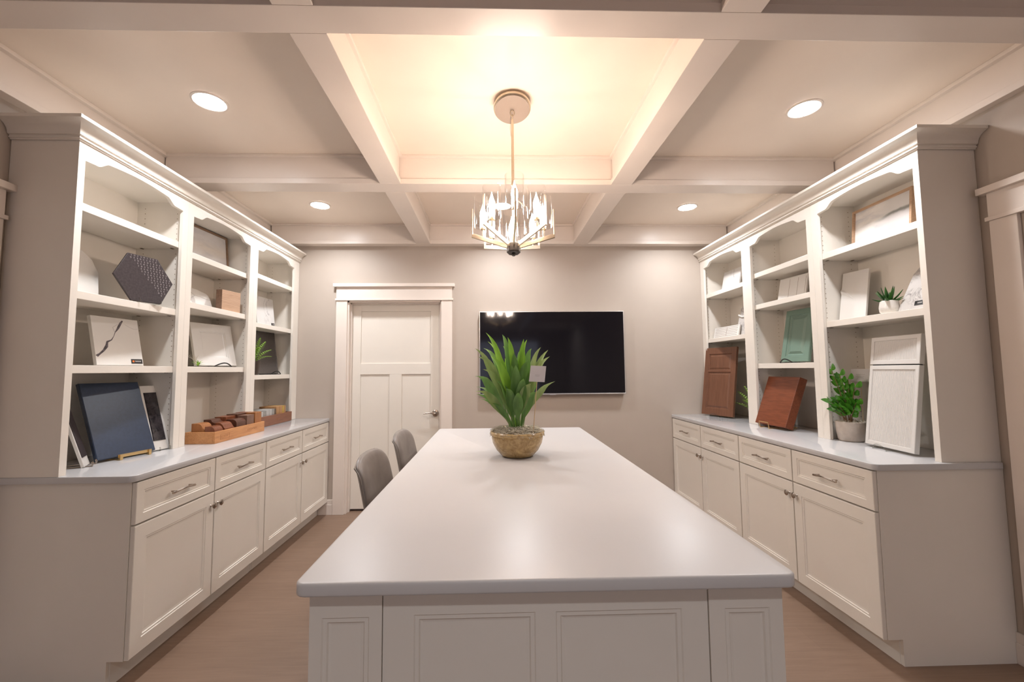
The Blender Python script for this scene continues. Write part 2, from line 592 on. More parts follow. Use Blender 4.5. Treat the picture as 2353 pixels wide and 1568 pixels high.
def rounded(corners, r, seg=6):
    """round a convex ccw polygon; r may be a list"""
    out = []
    n = len(corners)
    for i in range(n):
        rr = r[i] if isinstance(r, (list, tuple)) else r
        p0, p1, p2 = Vector(corners[i - 1]), Vector(corners[i]), Vector(corners[(i + 1) % n])
        if rr <= 0:
            out.append(tuple(p1))
            continue
        a, b = (p0 - p1).normalized(), (p2 - p1).normalized()
        ang = a.angle(b)
        d = rr / math.tan(ang / 2)
        c = p1 + (a + b).normalized() * rr / math.sin(ang / 2)
        s0, s1 = p1 + a * d - c, p1 + b * d - c
        a0 = math.atan2(s0.y, s0.x)
        a1 = math.atan2(s1.y, s1.x)
        while a1 < a0:
            a1 += 2 * PI
        if a1 - a0 > PI:
            a1 -= 2 * PI
        for k in range(seg + 1):
            t = a0 + (a1 - a0) * k / seg
            out.append((c.x + rr * math.cos(t), c.y + rr * math.sin(t)))
    return out

# ------------------------------------------------------------------ room dimensions
XL, XR, YB, YF = -2.225, 2.425, 4.18, -5.6
ZC, ZB = 2.82, 2.62
CT = 0.914          # counter top
H1 = 2.455          # bookcase height under crown

# floor, ceiling, walls
MB().box(XL - 0.15, XR + 0.15, YF, YB + 0.6, -0.1, 0.0).build('floor', M['floor'], kind='structure')
MB().box(XL - 0.15, XR + 0.15, YF, YB + 0.15, ZC, ZC + 0.1).build('ceiling', M['ceil'], kind='structure')

def wall_with_opening(name, mat, axis, pos, thick, a0, a1, o0, o1, oz, z1=ZC):
    m = MB()
    segs = [(a0, o0, 0, z1), (o1, a1, 0, z1), (o0, o1, oz, z1)]
    for s0, s1, z0, zz in segs:
        if axis == 'x':
            m.box(pos, pos + thick, s0, s1, z0, zz)
        else:
            m.box(s0, s1, pos, pos + thick, z0, zz)
    return m.build(name, mat, kind='structure')

DX0, DX1 = -1.435, -0.50    # back door opening
wall_with_opening('wall_back', M['wall'], 'y', YB, 0.14, XL - 0.15, XR + 0.15, DX0, DX1, 2.07)
SY0, SY1 = 0.92, 1.80       # side door openings
wall_with_opening('wall_left', M['wall'], 'x', XL - 0.12, 0.12, YF, YB, SY0, SY1, 2.07)
wall_with_opening('wall_right', M['wall'], 'x', XR, 0.12, YF, YB, SY0, SY1, 2.07)
wall_with_opening('wall_front', M['dark_room'], 'y', YF, 0.12, XL - 0.15, XR + 0.15, -1.3, 1.5, 2.3)  # unseen room end; opening added to let cool world light in

# ------------------------------------------------------------------ coffered ceiling beams
BX = [(-0.745, -0.606), (0.812, 0.955)]
BY = [(1.372, 1.493), (2.75, 2.885)]
SIDE_L, SIDE_R, BACK = -2.16, 2.38, 4.09
tn = [0]
def trim(m, mat=None, bevel=0.002):
    tn[0] += 1
    return m.build('trim_%d' % tn[0], mat or M['trim'], kind='structure', bevel=bevel)
LIP, PL = 0.011, 0.036
def beam_y(x0, x1, y0, y1):
    m = MB().box(x0 + LIP, x1 - LIP, y0, y1, ZB + PL, ZC)
    m.box(x0, x1, y0, y1, ZB, ZB + PL)
    # slim moulding against the ceiling panel
    m.box(x0 - 0.006, x1 + 0.006, y0, y1, ZC - 0.018, ZC)
    return trim(m)
def beam_x(y0, y1, x0, x1):
    m = MB().box(x0, x1, y0 + LIP, y1 - LIP, ZB + PL, ZC)
    m.box(x0, x1, y0, y1, ZB, ZB + PL)
    m.box(x0, x1, y0 - 0.006, y1 + 0.006, ZC - 0.018, ZC)
    return trim(m)
for y0, y1 in BY + [(-0.15, -0.02), (-1.6, -1.47), (-3.05, -2.92), (-4.5, -4.37)]:
    beam_x(y0, y1, SIDE_L, SIDE_R)
ys = [YF, -4.5, -4.37, -3.05, -2.92, -1.6, -1.47, -0.15, -0.02, 1.372, 1.493, 2.75, 2.885, BACK]
for x0, x1 in BX:
    for a in range(0, len(ys), 2):
        beam_y(x0, x1, ys[a], ys[a + 1])
# perimeter beams
m = MB().box(XL, SIDE_L - LIP, YF, YB, ZB + PL, ZC); m.box(XL, SIDE_L, YF, YB, ZB, ZB + PL); m.box(XL, SIDE_L + 0.016, YF, BACK, ZC - 0.02, ZC); trim(m)
m = MB().box(SIDE_R + LIP, XR, YF, YB, ZB + PL, ZC); m.box(SIDE_R, XR, YF, YB, ZB, ZB + PL); m.box(SIDE_R - 0.016, XR, YF, BACK, ZC - 0.02, ZC); trim(m)
m = MB().box(SIDE_L, SIDE_R, BACK + LIP, YB, ZB + PL, ZC); m.box(SIDE_L, SIDE_R, BACK, YB, ZB, ZB + PL); m.box(SIDE_L, SIDE_R, BACK - 0.006, YB, ZC - 0.018, ZC); trim(m)

# ------------------------------------------------------------------ back door and casings
def casing(kindname, x0, x1, top, parent=None, ends=(True, True)):
    """door casing in local frame facing -y, y=0 is the wall plane; x0,x1 = outer edges"""
    w = 0.108
    m = MB()
    m.box(x0, x0 + w, -0.02, 0, 0, top)
    m.box(x1 - w, x1, -0.02, 0, 0, top)
    m.box(x0 - 0.010, x1 + 0.010, -0.030, 0, top, top + 0.020)
    m.box(x0 + 0.001, x1 - 0.001, -0.024, 0, top + 0.020, top + 0.135)
    m.box(x0 - 0.026, x1 + 0.026, -0.046, 0, top + 0.135, top + 0.168)
    return m

door = empty('door_1', (0, YB, 0)); door['kind'] = 'structure'
casing('c', -1.540, -0.398, 2.068).build('door_casing', M['trim'], door, bevel=0.002)
m = MB()   # jambs and stops
m.box(DX0, DX0 + 0.018, -0.001, 0.14, 0, 2.07); m.box(DX1 - 0.018, DX1, -0.001, 0.14, 0, 2.07); m.box(DX0, DX1, -0.001, 0.14, 2.052, 2.07)
m.box(DX0 + 0.018, DX0 + 0.03, 0.045, 0.075, 0, 2.052); m.box(DX1 - 0.03, DX1 - 0.018, 0.045, 0.075, 0, 2.052); m.box(DX0 + 0.018, DX1 - 0.018, 0.045, 0.075, 2.040, 2.052)
m.build('door_jamb', M['trim'], door, bevel=0.0015)
m = MB()
dx0, dx1, dz0, dz1 = DX0 + 0.020, DX1 - 0.020, 0.022, 2.05
yf = 0.078
pan = [(-1.322, -0.622, 1.445, 1.972), (-1.322, -1.033, 0.25, 1.335), (-0.912, -0.622, 0.25, 1.335)]
# stiles and rails
m.box(dx0, -1.322, yf, yf + 0.04, dz0, dz1); m.box(-0.622, dx1, yf, yf + 0.04, dz0, dz1)
m.box(-1.322, -0.622, yf, yf + 0.04, 1.972, dz1); m.box(-1.322, -0.622, yf, yf + 0.04, 1.335, 1.445)
m.box(-1.322, -0.622, yf, yf + 0.04, dz0, 0.25); m.box(-1.033, -0.912, yf, yf + 0.04, 0.25, 1.335)
m.box(-1.322, -0.622, yf + 0.010, yf + 0.034, 0.25, 1.972)
m.build('door_slab', M['paint'], door, bevel=0.0015)
# lever handle
h = MB()
h.T = Matrix.Translation((-0.572, yf, 0.945)) @ Matrix.Rotation(R(90), 4, 'X')
h.lathe([(0.0, 0.0), (0.033, 0.0), (0.033, 0.006), (0.026, 0.011), (0.011, 0.013), (0.011, 0.045), (0.0, 0.047)], seg=28)
h.T = Matrix.Translation((-0.572, yf, 0.945))
h.tube([(0, -0.045, 0), (-0.02, -0.050, 0.003), (-0.05, -0.050, 0.006), (-0.085, -0.047, 0.002), (-0.115, -0.045, -0.002)], [0.010, 0.009, 0.007, 0.006, 0.004], 10)
h.build('door_handle', M['nickel'], door, smooth=True)
# black sheet, its colour standing in for the unlit space behind the door
MB().box(-2.0, 0.1, YB + 0.5, YB + 0.55, 0, 2.4).build('black_sheet_behind_door', M['black'], kind='structure')

def side_door(name, x, rz, yc):
    d = empty(name, (x, yc, 0), rz); d['kind'] = 'structure'
    w2 = (SY1 - SY0) / 2
    casing('c', -w2 - 0.12, w2 + 0.12, 2.068).build('door_casing', M['trim'], d, bevel=0.002)
    m = MB()
    m.box(-w2, -w2 + 0.018, -0.001, 0.12, 0, 2.07); m.box(w2 - 0.018, w2, -0.001, 0.12, 0, 2.07); m.box(-w2, w2, -0.001, 0.12, 2.052, 2.07)
    m.build('door_jamb', M['trim'], d)
    m = MB()
    for a, b, c, e in ((-w2 + 0.02, -0.30, 0.02, 2.05), (0.30, w2 - 0.02, 0.02, 2.05), (-0.30, 0.30, 1.95, 2.05), (-0.30, 0.30, 1.33, 1.44), (-0.30, 0.30, 0.02, 0.25)):
        m.box(a, b, 0.02, 0.06, c, e)
    m.box(-0.30, 0.30, 0.03, 0.055, 0.25, 1.95)
    m.build('door_slab', M['paint'], d, bevel=0.0015)
    return d
side_door('door_2', XR, -PI / 2, (SY0 + SY1) / 2)
side_door('door_3', XL, PI / 2, (SY0 + SY1) / 2)

# baseboards
def base_run(name, boxes):
    m = MB()
    for x0, x1, y0, y1, ax in boxes:
        m.box(x0, x1, y0, y1, 0, 0.095)
        if ax == 'x':
            s = 0.005
            m.box(x0, x1, y0 + s, y1, 0.095, 0.14)
        elif ax == '+':
            m.box(x0, x1 - 0.005, y0, y1, 0.095, 0.14)
        else:
            m.box(x0 + 0.005, x1, y0, y1, 0.095, 0.14)
    m.build(name, M['trim'], kind='structure', bevel=0.002)
base_run('baseboard_back', [(-1.68, -1.541, YB - 0.016, YB, 'x'), (-0.397, 1.87, YB - 0.016, YB, 'x')])
base_run('baseboard_left', [(XL, XL + 0.016, YF + .12, SY0 - 0.122, '+'), (XL, XL + 0.016, SY1 + 0.122, 1.962, '+')])
base_run('baseboard_right', [(XR - 0.016, XR, YF + .12, SY0 - 0.122, '-'), (XR - 0.016, XR, SY1 + 0.122, 1.966, '-')])

# ------------------------------------------------------------------ base cabinets
def pull(parent, x, z, L=0.155):
    m = MB()
    pts = []
    for i in range(13):
        t = i / 12
        u = (t - 0.5) * 2
        pts.append((x + u * L / 2, -0.026 - 0.006 * math.cos(u * PI), z + 0.004 * math.cos(u * PI * 1.0)))
    m.tube(pts, [0.0035 + 0.0022 * abs(math.cos(PI * (i / 12))) for i in range(13)], 8)
    for sx in (-1, 1):
        m.tube([(x + sx * (L / 2 - 0.018), 0.0, z), (x + sx * (L / 2 - 0.018), -0.026, z)], 0.0042, 8)
    return m.build('drawer_pull', M['nickel'], parent, smooth=True)

def knob(parent, x, z):
    m = MB()
    m.T = Matrix.Translation((x, 0, z)) @ Matrix.Rotation(R(90), 4, 'X')
    m.lathe([(0.0, 0.0), (0.007, 0.0), (0.0045, 0.006), (0.0045, 0.016), (0.0155, 0.019), (0.0165, 0.023), (0.010, 0.0275), (0.0, 0.028)], seg=20)
    return m.build('door_knob', M['nickel'], parent, smooth=True)

PANEL = [(0.0, 0.002), (0.002, 0.0), (0.062, 0.0), (0.064, 0.0035), (0.072, 0.0035), (0.075, 0.0075), (0.085, 0.0085)]
DPANEL = [(0.0, 0.002), (0.002, 0.0), (0.040, 0.0), (0.042, 0.0035), (0.049, 0.0035), (0.052, 0.0075), (0.060, 0.0085)]
def base_cabinet(loc, rz, w, label, group, endpanel, depth):
    c = empty('base_cabinet', loc, rz, label, 'cabinet', group)
    m = MB()
    fr = 0.021
    m.box(0.0, 0.018, fr, depth, 0.118, 0.884); m.box(w - 0.018, w, fr, depth, 0.118, 0.884)
    m.box(0, 0.018, 0.09, depth, 0, 0.118); m.box(w - 0.018, w, 0.09, depth, 0, 0.118)
    m.box(0.018, w - 0.018, fr, depth, 0.118, 0.136); m.box(0.018, w - 0.018, fr, fr + 0.02, 0.136, 0.884)
    m.box(0.018, w - 0.018, depth - 0.012, depth, 0.136, 0.884)
    m.build('cabinet_body', M['paint'], c)
    MB().box(0.018, w - 0.018, 0.088, 0.104, 0.0, 0.118).build('toe_kick', M['paint'], c)
    for k in range(2):
        x0, x1 = k * w / 2 + 0.004, (k + 1) * w / 2 - 0.004
        d = MB().rings(x0, x1, 0.118, 0.686, PANEL, 0.0195).build('cabinet_door', M['paint'], c)
        knob(d, (x1 - 0.026) if k == 0 else (x0 + 0.026), 0.619)
        f = MB().rings(x0, x1, 0.694, 0.878, DPANEL, 0.0195).build('drawer_front', M['paint'], c)
        pull(f, (x0 + x1) / 2, 0.783)
    return c
XLD, XRD = -1.593, 1.787
gL, gR = 'white base cabinets along the left wall', 'white base cabinets along the right wall'
base_cabinet((XLD, 1.962, 0), PI / 2, 3.046 - 1.962, 'cream base cabinet at the near end of the left wall, under the navy sample door', gL, True, -XL + XLD - 0.002)
base_cabinet((XLD, 3.048, 0), PI / 2, 4.177 - 3.048, 'cream base cabinet on the left beside the white panelled door', gL, False, -XL + XLD - 0.002)
base_cabinet((XRD, 3.055, 0), -PI / 2, 3.055 - 1.966, 'cream base cabinet at the near end of the right wall, under the potted green plant', gR, True, XR - XRD - 0.002)
base_cabinet((XRD, 4.177, 0), -PI / 2, 4.177 - 3.057, 'cream base cabinet on the right in the far corner by the television wall', gR, False, XR - XRD - 0.002)

tag(MB().slab(rounded([(XL + .001, 1.94), (-1.59, 1.94), (-1.59, YB - .001), (XL + .001, YB - .001)], [0, 0.03, 0, 0]), 0.884, CT, 0.003).build('worktop', M['quartz_side'], smooth=True),
    'long white quartz worktop on the left base cabinets, under the wood sample trays', 'countertop')
tag(MB().slab(rounded([(1.784, 1.95), (XR - .02, 1.95), (XR - .001, 1.97), (XR - .001, YB - .001), (1.784, YB - .001)], [0.03, 0, 0, 0, 0]), 0.884, CT, 0.003).build('worktop', M['quartz_side'], smooth=True),
    'long white quartz worktop on the right base cabinets, under the brown sample doors', 'countertop')

# ------------------------------------------------------------------ bookcases
def arch_poly(w, s0, s1):
    """face-frame top rail with the ogee arch, in xz"""
    z0, zt = 2.372, H1
    pts = [(s0, z0), (s0 + 0.050, z0 + 0.004)]
    n = 8
    def ogee(xa, xb, za, zb):
        return [(xa + (xb - xa) * t, za + (zb - za) * (0.5 - 0.5 * math.cos(PI * t))) for t in [i / n for i in range(n + 1)]]
    pts += ogee(s0 + 0.062, s0 + 0.130, z0 + 0.004, z0 + 0.040)
    pts += [(s0 + 0.13 + (s1 - s0 - 0.26) * t, z0 + 0.040 + 0.012 * math.sin(PI * t)) for t in [i / 10 for i in range(1, 10)]]
    pts += ogee(s1 - 0.130, s1 - 0.062, z0 + 0.040, z0 + 0.004)
    pts += [(s1 - 0.050, z0 + 0.004), (s1, z0), (s1, zt), (s0, zt)]
    return pts

def bookcase(loc, rz, w, s0, s1, shelves, depth, label, group):
    b = empty('bookcase', loc, rz, label, 'bookcase', group)
    z0 = CT + 0.0005
    m = MB()
    m.box(0, 0.018, 0.019, depth, z0, H1); m.box(w - 0.018, w, 0.019, depth, z0, H1)
    m.box(0.018, w - 0.018, depth - 0.008, depth, z0, H1)
    m.box(0.018, w - 0.018, 0.019, depth - 0.008, 2.437, H1)
    m.cur = 1
    for side, x, sg in ((0, 0.0185, 1), (1, w - 0.0185, -1)):
        for yy in (0.055, depth - 0.055):
            z = 1.02
            while z < 2.40:
                if all(abs(z - (q - 0.019)) > 0.03 for q in shelves):
                    m.box(min(x, x + sg * 0.0004), max(x, x + sg * 0.0004), yy - 0.0022, yy + 0.0022, z - 0.0022, z + 0.0022)
                z += 0.032
    m.build('bookcase_body', [M['paint'], M['hole']], b)
    m = MB()
    m.box(0, s0, 0, 0.019, z0, H1); m.box(s1, w, 0, 0.019, z0, H1)
    m.prism(arch_poly(w, s0, s1), 0, 0.019)
    m.build('face_frame', M['paint'], b)
    for z in shelves:
        s = MB().box(0.0195, w - 0.0195, 0.021, depth - 0.009, z - 0.038, z).build('shelf', M['paint'], b, bevel=0.0015)
        for x in (0.030, w - 0.030):
            for yy in (0.07, depth - 0.055):
                MB().box(x - 0.010, x + 0.010, yy - 0.005, yy + 0.005, z - 0.0405, z - 0.0382).build('shelf_clip', M['clip'], s)
    return b
BXL, BXR = -1.915, 2.13
dL, dR = BXL - XL - 0.002, XR - BXR - 0.002
gl, gr = 'white bookcases standing on the left worktop', 'white bookcases standing on the right worktop'
YL = [1.942, 2.652, 3.392, 4.177]
bookcase((BXL, YL[0], 0), PI / 2, YL[1] - YL[0] - .001, 0.033, 0.663, [2.178, 1.757, 1.408], dL, 'white open bookcase on the left nearest the camera, holding the black hexagon tile', gl)
bookcase((BXL, YL[1], 0), PI / 2, YL[2] - YL[1] - .001, 0.048, 0.683, [2.146, 1.822, 1.408], dL, 'middle white bookcase on the left, above the tray of wood blocks', gl)
bookcase((BXL, YL[2], 0), PI / 2, YL[3] - YL[2], 0.056, 0.683, [2.186, 1.777, 1.345], dL, 'far white bookcase on the left, with the graphite sample door', gl)
YR = [1.969, 2.680, 3.411, 4.177]
# right side: local x runs towards the camera
bookcase((BXR, YR[1], 0), -PI / 2, YR[1] - YR[0] - .001, 0.052, 0.680, [2.107, 1.664], dR, 'white open bookcase on the right nearest the camera, with the tall white sample door', gr)
bookcase((BXR, YR[2], 0), -PI / 2, YR[2] - YR[1] - .001, 0.060, 0.683, [2.140, 1.882, 1.404], dR, 'middle white bookcase on the right, holding the sage green door', gr)
bookcase((BXR, YR[3], 0), -PI / 2, YR[3] - YR[2], 0.066, 0.706, [2.108, 1.660], dR, 'far white bookcase on the right, with the cocoa brown sample door', gr)

def crown(pts, sgn, name, label):
    """pts: wall->corner->far, profile pushed outwards on the room side and the near side"""
    prof = [(0.0, H1 - 0.002), (0.006, H1 - 0.002), (0.008, H1 + 0.004), (0.013, H1 + 0.005), (0.013, H1 + 0.011), (0.010, H1 + 0.013), (0.010, H1 + 0.018), (0.018, H1 + 0.020), (0.020, H1 + 0.026), (0.021, H1 + 0.034), (0.025, H1 + 0.045),
            (0.034, H1 + 0.057), (0.047, H1 + 0.066), (0.060, H1 + 0.071), (0.066, H1 + 0.073), (0.066, H1 + 0.088), (0.0, H1 + 0.088)]
    (xa, ya), (xb, yb), (xc, yc) = pts
    vs, fs = [], []
    n = len(prof)
    for o, z in prof:
        vs += [(xa, ya - o, z), (xb + sgn * o, yb - o, z), (xc + sgn * o, yc, z)]
    for k in range(n - 1):
        a, b = 3 * k, 3 * k + 3
        fs += [(a, a + 1, b + 1, b), (a + 1, a + 2, b + 2, b + 1)]
    fs.append(tuple(3 * k for k in range(n)))
    fs.append(tuple(3 * k + 2 for k in range(n)))
    vs += [(xa, yc, H1 + 0.088)]
    fs.append((3 * (n - 1), 3 * (n - 1) + 1, 3 * (n - 1) + 2, len(vs) - 1))
    o = MB().add(vs, fs).build(name, M['paint'], smooth=True)
    return tag(o, label, 'crown moulding')
crown([(XL + 0.002, 1.941), (BXL, 1.941), (BXL, YB - 0.002)], 1, 'crown_moulding', 'white crown moulding running along the top of the left bookcases')
crown([(XR - 0.002, 1.968), (BXR, 1.968), (BXR, YB - 0.002)], -1, 'crown_moulding', 'white crown moulding running along the top of the right bookcases')

# ------------------------------------------------------------------ island
isl = empty('kitchen_island', (0.12, 2.15, 0), 0, 'cream panelled island base under the white quartz top in the room centre', 'kitchen island')
def L_(m):          # island parts are laid out in world numbers, then brought into the island's frame
    m.v = [(x - 0.12, y - 2.15, z) for x, y, z in m.v]
    return m
ZU = 0.8835
L_(MB().box(-0.100, 0.640, 1.012, 3.29, 0.0, ZU)).build('island_body', M['paint'], isl)
def post(x0, x1, y0, y1, px0, px1):
    m = MB()
    m.T = Matrix.Translation((0, y0, 0))
    ins = px0 - x0
    m.rings(x0, x1, 0.0, ZU, [(0.0, 0.0015), (0.0015, 0.0), (0.0025, 0.0)], y1 - y0)
    m.T = Matrix.Translation((0, y0, 0))
    for (a, b) in ((px0, px1),):
        m.add([], [])
    return m
def framed(x0, x1, z0, z1, openings, y0, y1):
    """slab with recessed double-bead panels; openings (a,b,c,d) in xz"""
    m = MB()
    xs = sorted({x0, x1} | {o[0] for o in openings} | {o[1] for o in openings})
    zs = sorted({z0, z1} | {o[2] for o in openings} | {o[3] for o in openings})
    for i in range(len(xs) - 1):
        for j in range(len(zs) - 1):
            cx, cz = (xs[i] + xs[i + 1]) / 2, (zs[j] + zs[j + 1]) / 2
            if any(o[0] < cx < o[1] and o[2] < cz < o[3] for o in openings):
                continue
            m.box(xs[i], xs[i + 1], y0, y1, zs[j], zs[j + 1])
    for a, b, c, d in openings:
        m.T = Matrix.Translation((0, y0, 0))
        m.rings(a, b, c, d, [(0.0, 0.0), (0.003, 0.003), (0.011, 0.003), (0.014, 0.007), (0.02, 0.008)], y1 - y0 - 0.0005)
        m.T = Matrix()
    return m
def merged(m):
    return m
L_(framed(-0.410, -0.250, 0, ZU, [(-0.383, -0.278, 0.10, 0.822)], 0.985, 1.085)).build('corner_post', M['paint'], isl)
L_(framed(0.491, 0.662, 0, ZU, [(0.527, 0.632, 0.10, 0.822)], 0.985, 1.011)).build('corner_post', M['paint'], isl)
L_(framed(-0.410, -0.250, 0, ZU, [(-0.383, -0.278, 0.10, 0.822)], 3.225, 3.31)).build('corner_post', M['paint'], isl)
L_(framed(-0.2485, 0.4895, 0, ZU, [(-0.180, 0.094, 0.10, 0.822), (0.140, 0.430, 0.10, 0.822)], 0.989, 1.011)).build('end_panel', M['paint'], isl)
# right flank with three framed panels
sp = framed(0, 2.27, 0, ZU, [(0.09, 0.71, 0.10, 0.822), (0.80, 1.46, 0.10, 0.822), (1.55, 2.18, 0.10, 0.822)], 0, 0.02)
sp.v = [(0.662 - y - 0.12, 1.013 + x - 2.15, z) for x, y, z in sp.v]
sp.build('side_panel', M['paint'], isl)
tag(MB().slab(rounded([(-0.432, 0.948), (0.674, 0.941), (0.688, 3.343), (-0.418, 3.349)], 0.024), 0.884, CT, 0.006).build('worktop', M['quartz'], smooth=True),
    'large glossy white quartz top of the central island under the chandelier', 'countertop')

# ------------------------------------------------------------------ television
tv = empty('television', (0.5935, YB, 1.537), 0, 'large wall mounted flat television with black screen and slim silver bezel', 'television')
m = MB()
w2, h2 = 0.7195, 0.4105
for a, b, c, d in ((-w2, w2, h2 - 0.006, h2), (-w2, w2, -h2, -h2 + 0.010), (-w2, -w2 + 0.006, -h2 + 0.010, h2 - 0.006), (w2 - 0.006, w2, -h2 + 0.010, h2 - 0.006)):
    m.box(a, b, -0.052, -0.012, c, d)
m.build('bezel', M['silver'], tv, bevel=0.001)
MB().box(-w2 + 0.006, w2 - 0.006, -0.049, -0.014, -h2 + 0.010, h2 - 0.006).build('screen', M['screen'], tv)
MB().box(-0.3, 0.3, -0.013, -0.001, -0.2, 0.2).build('wall_bracket', M['black_metal'], tv)
MB().box(-0.030, 0.030, -0.050, -0.034, -h2 - 0.006, -h2 + 0.001).build('logo_strip', M['silver'], tv, bevel=0.001)

# ------------------------------------------------------------------ recessed lights
def downlight():
    d = empty('recessed_light', (0, 0, ZC), 0, None)
    MB().lathe([(0.074, -0.001), (0.088, -0.001), (0.087, -0.005), (0.078, -0.008), (0.074, -0.006)], seg=40, cap=False).build('trim_ring', M['trim'], d, smooth=True)
    ld = bpy.data.lights.new('downlight_lamp', 'AREA')
    ld.shape = 'DISK'
    ld.size = 0.14
    ld.energy = P_DOWN
    ld.spread = R(140)
    ld.color = C_DOWN
    lo = bpy.data.objects.new('downlight_lamp', ld)
    COL.objects.link(lo)
    lo.parent = d
    lo.location = (0, 0, -0.0095)
    MB().lathe([(0.0005, -0.008), (0.020, -0.0078), (0.040, -0.0072), (0.060, -0.0062), (0.075, -0.004), (0.075, -0.001)], seg=40, cap=True).build('lens', M['lens'], d, smooth=True)
    return d
spots = [(-1.505, 2.20, 'lit recessed ceiling light in the near left coffer, above the hexagon tile bookcase'),
         (1.756, 2.21, 'lit recessed ceiling light in the near right coffer, above the tall white sample door'),
         (-1.496, 3.62, 'lit recessed ceiling light in the far left coffer, towards the white door'),
         (1.760, 3.635, 'lit recessed ceiling light in the far right coffer, above the far right bookcase'),
         (0.095, 3.62, 'lit recessed ceiling light in the far centre coffer, seen behind the chandelier')]
behind = [(0.10, -0.81), (-1.50, -3.70), (0.10, -3.70), (1.76, -3.70)]  # first one is a fill light added to brighten the island front
spots += [(x, y, None) for x, y in behind]
dl = downlight()
for i, (x, y, lb) in enumerate(spots):
    o = dl if i == 0 else copy_tree(dl)
    o.location = (x, y, ZC)
    where = {-1.50: 'left', 0.10: 'centre', 1.76: 'right'}
    if lb is None:
        lb = 'recessed ceiling light behind the camera, %s of the %s row' % (where[x], 'added fill' if y > -2 else 'farther')
    tag(o, lb, 'ceiling light', 'round recessed ceiling lights')

# ------------------------------------------------------------------ chandelier
CX, CY = 0.115, 2.168
ch = empty('chandelier', (CX, CY, ZC), 0, 'nickel chandelier with eight arms, clear glass cylinders and lit candle bulbs over the island', 'chandelier')
m = MB()
m.T = Matrix.Translation((0, 0, -0.050)) @ Matrix.Rotation(R(-14), 4, 'X')
m.lathe([(0.0, -0.004), (0.060, -0.004), (0.094, -0.002), (0.099, 0.003), (0.099, 0.018), (0.090, 0.028), (0.0, 0.030)], seg=48, cap=False)
m.T = Matrix()
m.lathe([(0.0, -0.030), (0.07, -0.030), (0.075, -0.001), (0.0, -0.001)], seg=32, cap=False)
m.build('canopy', M['chnickel'], ch, smooth=True)
m = MB()
m.T = Matrix.Translation((0, 0, -0.050)) @ Matrix.Rotation(R(-14), 4, 'X')
m.lathe([(0.0, -0.0052), (0.093, -0.0052), (0.093, -0.003)], seg=48, cap=False)
m.build('canopy_face', M['face'], ch)
m = MB()
m.tube([(0.011 * math.cos(a), 0, -0.072 + 0.016 * math.sin(a)) for a in [i * PI / 8 for i in range(16)]], 0.0026, 8, closed=True)
m.tube([(0, 0.009 * math.cos(a), -0.096 + 0.016 * math.sin(a)) for a in [i * PI / 8 for i in range(16)]], 0.0026, 8, closed=True)
m.build('hanging_loop', M['chnickel'], ch, smooth=True)
m = MB()
m.tube([(0, 0, -0.110), (0, 0, -0.46)], 0.0075, 12)
m.tube([(0, 0, -0.46), (0, 0, -0.475)], 0.010, 12)
m.tube([(0, 0, -0.475), (0, 0, -0.79)], 0.0065, 12)
m.build('stem', M['chnickel'], ch, smooth=True)
MB().tube([(0, 0, -0.058), (-0.010, 0.004, -0.10), (-0.012, 0.002, -0.16), (-0.008, 0, -0.20)], 0.0018, 6).build('cord', M['acrylic'], ch, smooth=True)
TILT = Matrix.Translation((0, 0, -0.80)) @ Matrix.Rotation(R(-6), 4, 'X') @ Matrix.Translation((0, 0, 0.80))
m = MB()
m.T = TILT
m.lathe([(0.0, -0.842), (0.030, -0.842), (0.037, -0.835), (0.037, -0.790), (0.028, -0.784), (0.0, -0.784)], seg=8, cap=False)
m.lathe([(0.0, -0.856), (0.009, -0.854), (0.010, -0.842), (0.0, -0.842)], seg=12, cap=False)
m.build('hub', M['dark_metal'], ch, bevel=0.002)
for k in range(8):
    a = R(-90 + 45 * k)
    d = Vector((math.cos(a), math.sin(a), 0))
    m = MB()
    m.T = TILT
    zt = -0.742
    p0, p1, p2 = d * 0.030 + Vector((0, 0, -0.802)), d * 0.217 + Vector((0, 0, zt)), d * 0.217 + Vector((0, 0, zt + 0.15))
    m.bar(p0, p1, 0.010, 0.022, (0, 0, 1))
    m.bar(p1 + Vector((0, 0, -0.010)), p2, 0.010, 0.006, tuple(d))
    arm = m.build('arm', M['chnickel'], ch, bevel=0.001)
    cpos = d * 0.160
    lift = 0.035 if k == 0 else 0.0
    m = MB()
    m.T = TILT @ Matrix.Translation((cpos.x, cpos.y, lift))
    m.lathe([(0.0, -0.770 - lift), (0.0045, -0.768 - lift), (0.0045, -0.712), (0.0150, -0.708), (0.0155, -0.700), (0.0105, -0.697), (0.0, -0.697)], seg=16, cap=False)
    m.lathe([(0.0, -0.697), (0.0085, -0.697), (0.0085, -0.668), (0.0, -0.666)], seg=14, cap=False)
    m.build('candle_cup', M['chnickel'], arm, smooth=True)
    m = MB()
    m.T = TILT @ Matrix.Translation((cpos.x, cpos.y, lift))
    m.lathe([(0.0, -0.690), (0.047, -0.690), (0.047, -0.686)], seg=36, cap=False)
    m.lathe([(0.047, -0.690), (0.0490, -0.688), (0.0490, -0.530), (0.0482, -0.5285), (0.0470, -0.530), (0.0470, -0.686)], seg=36, cap=False)
    m.build('glass_shade', M['glass'], arm, smooth=True)
    m = MB()
    m.T = TILT @ Matrix.Translation((cpos.x, cpos.y, lift))
    m.lathe([(0.0005, -0.666), (0.008, -0.664), (0.0150, -0.648), (0.0175, -0.632), (0.0150, -0.608), (0.008, -0.588), (0.0032, -0.570), (0.0003, -0.556)], seg=12)
    m.build('candle_bulb', M['bulb'], arm, smooth=True)

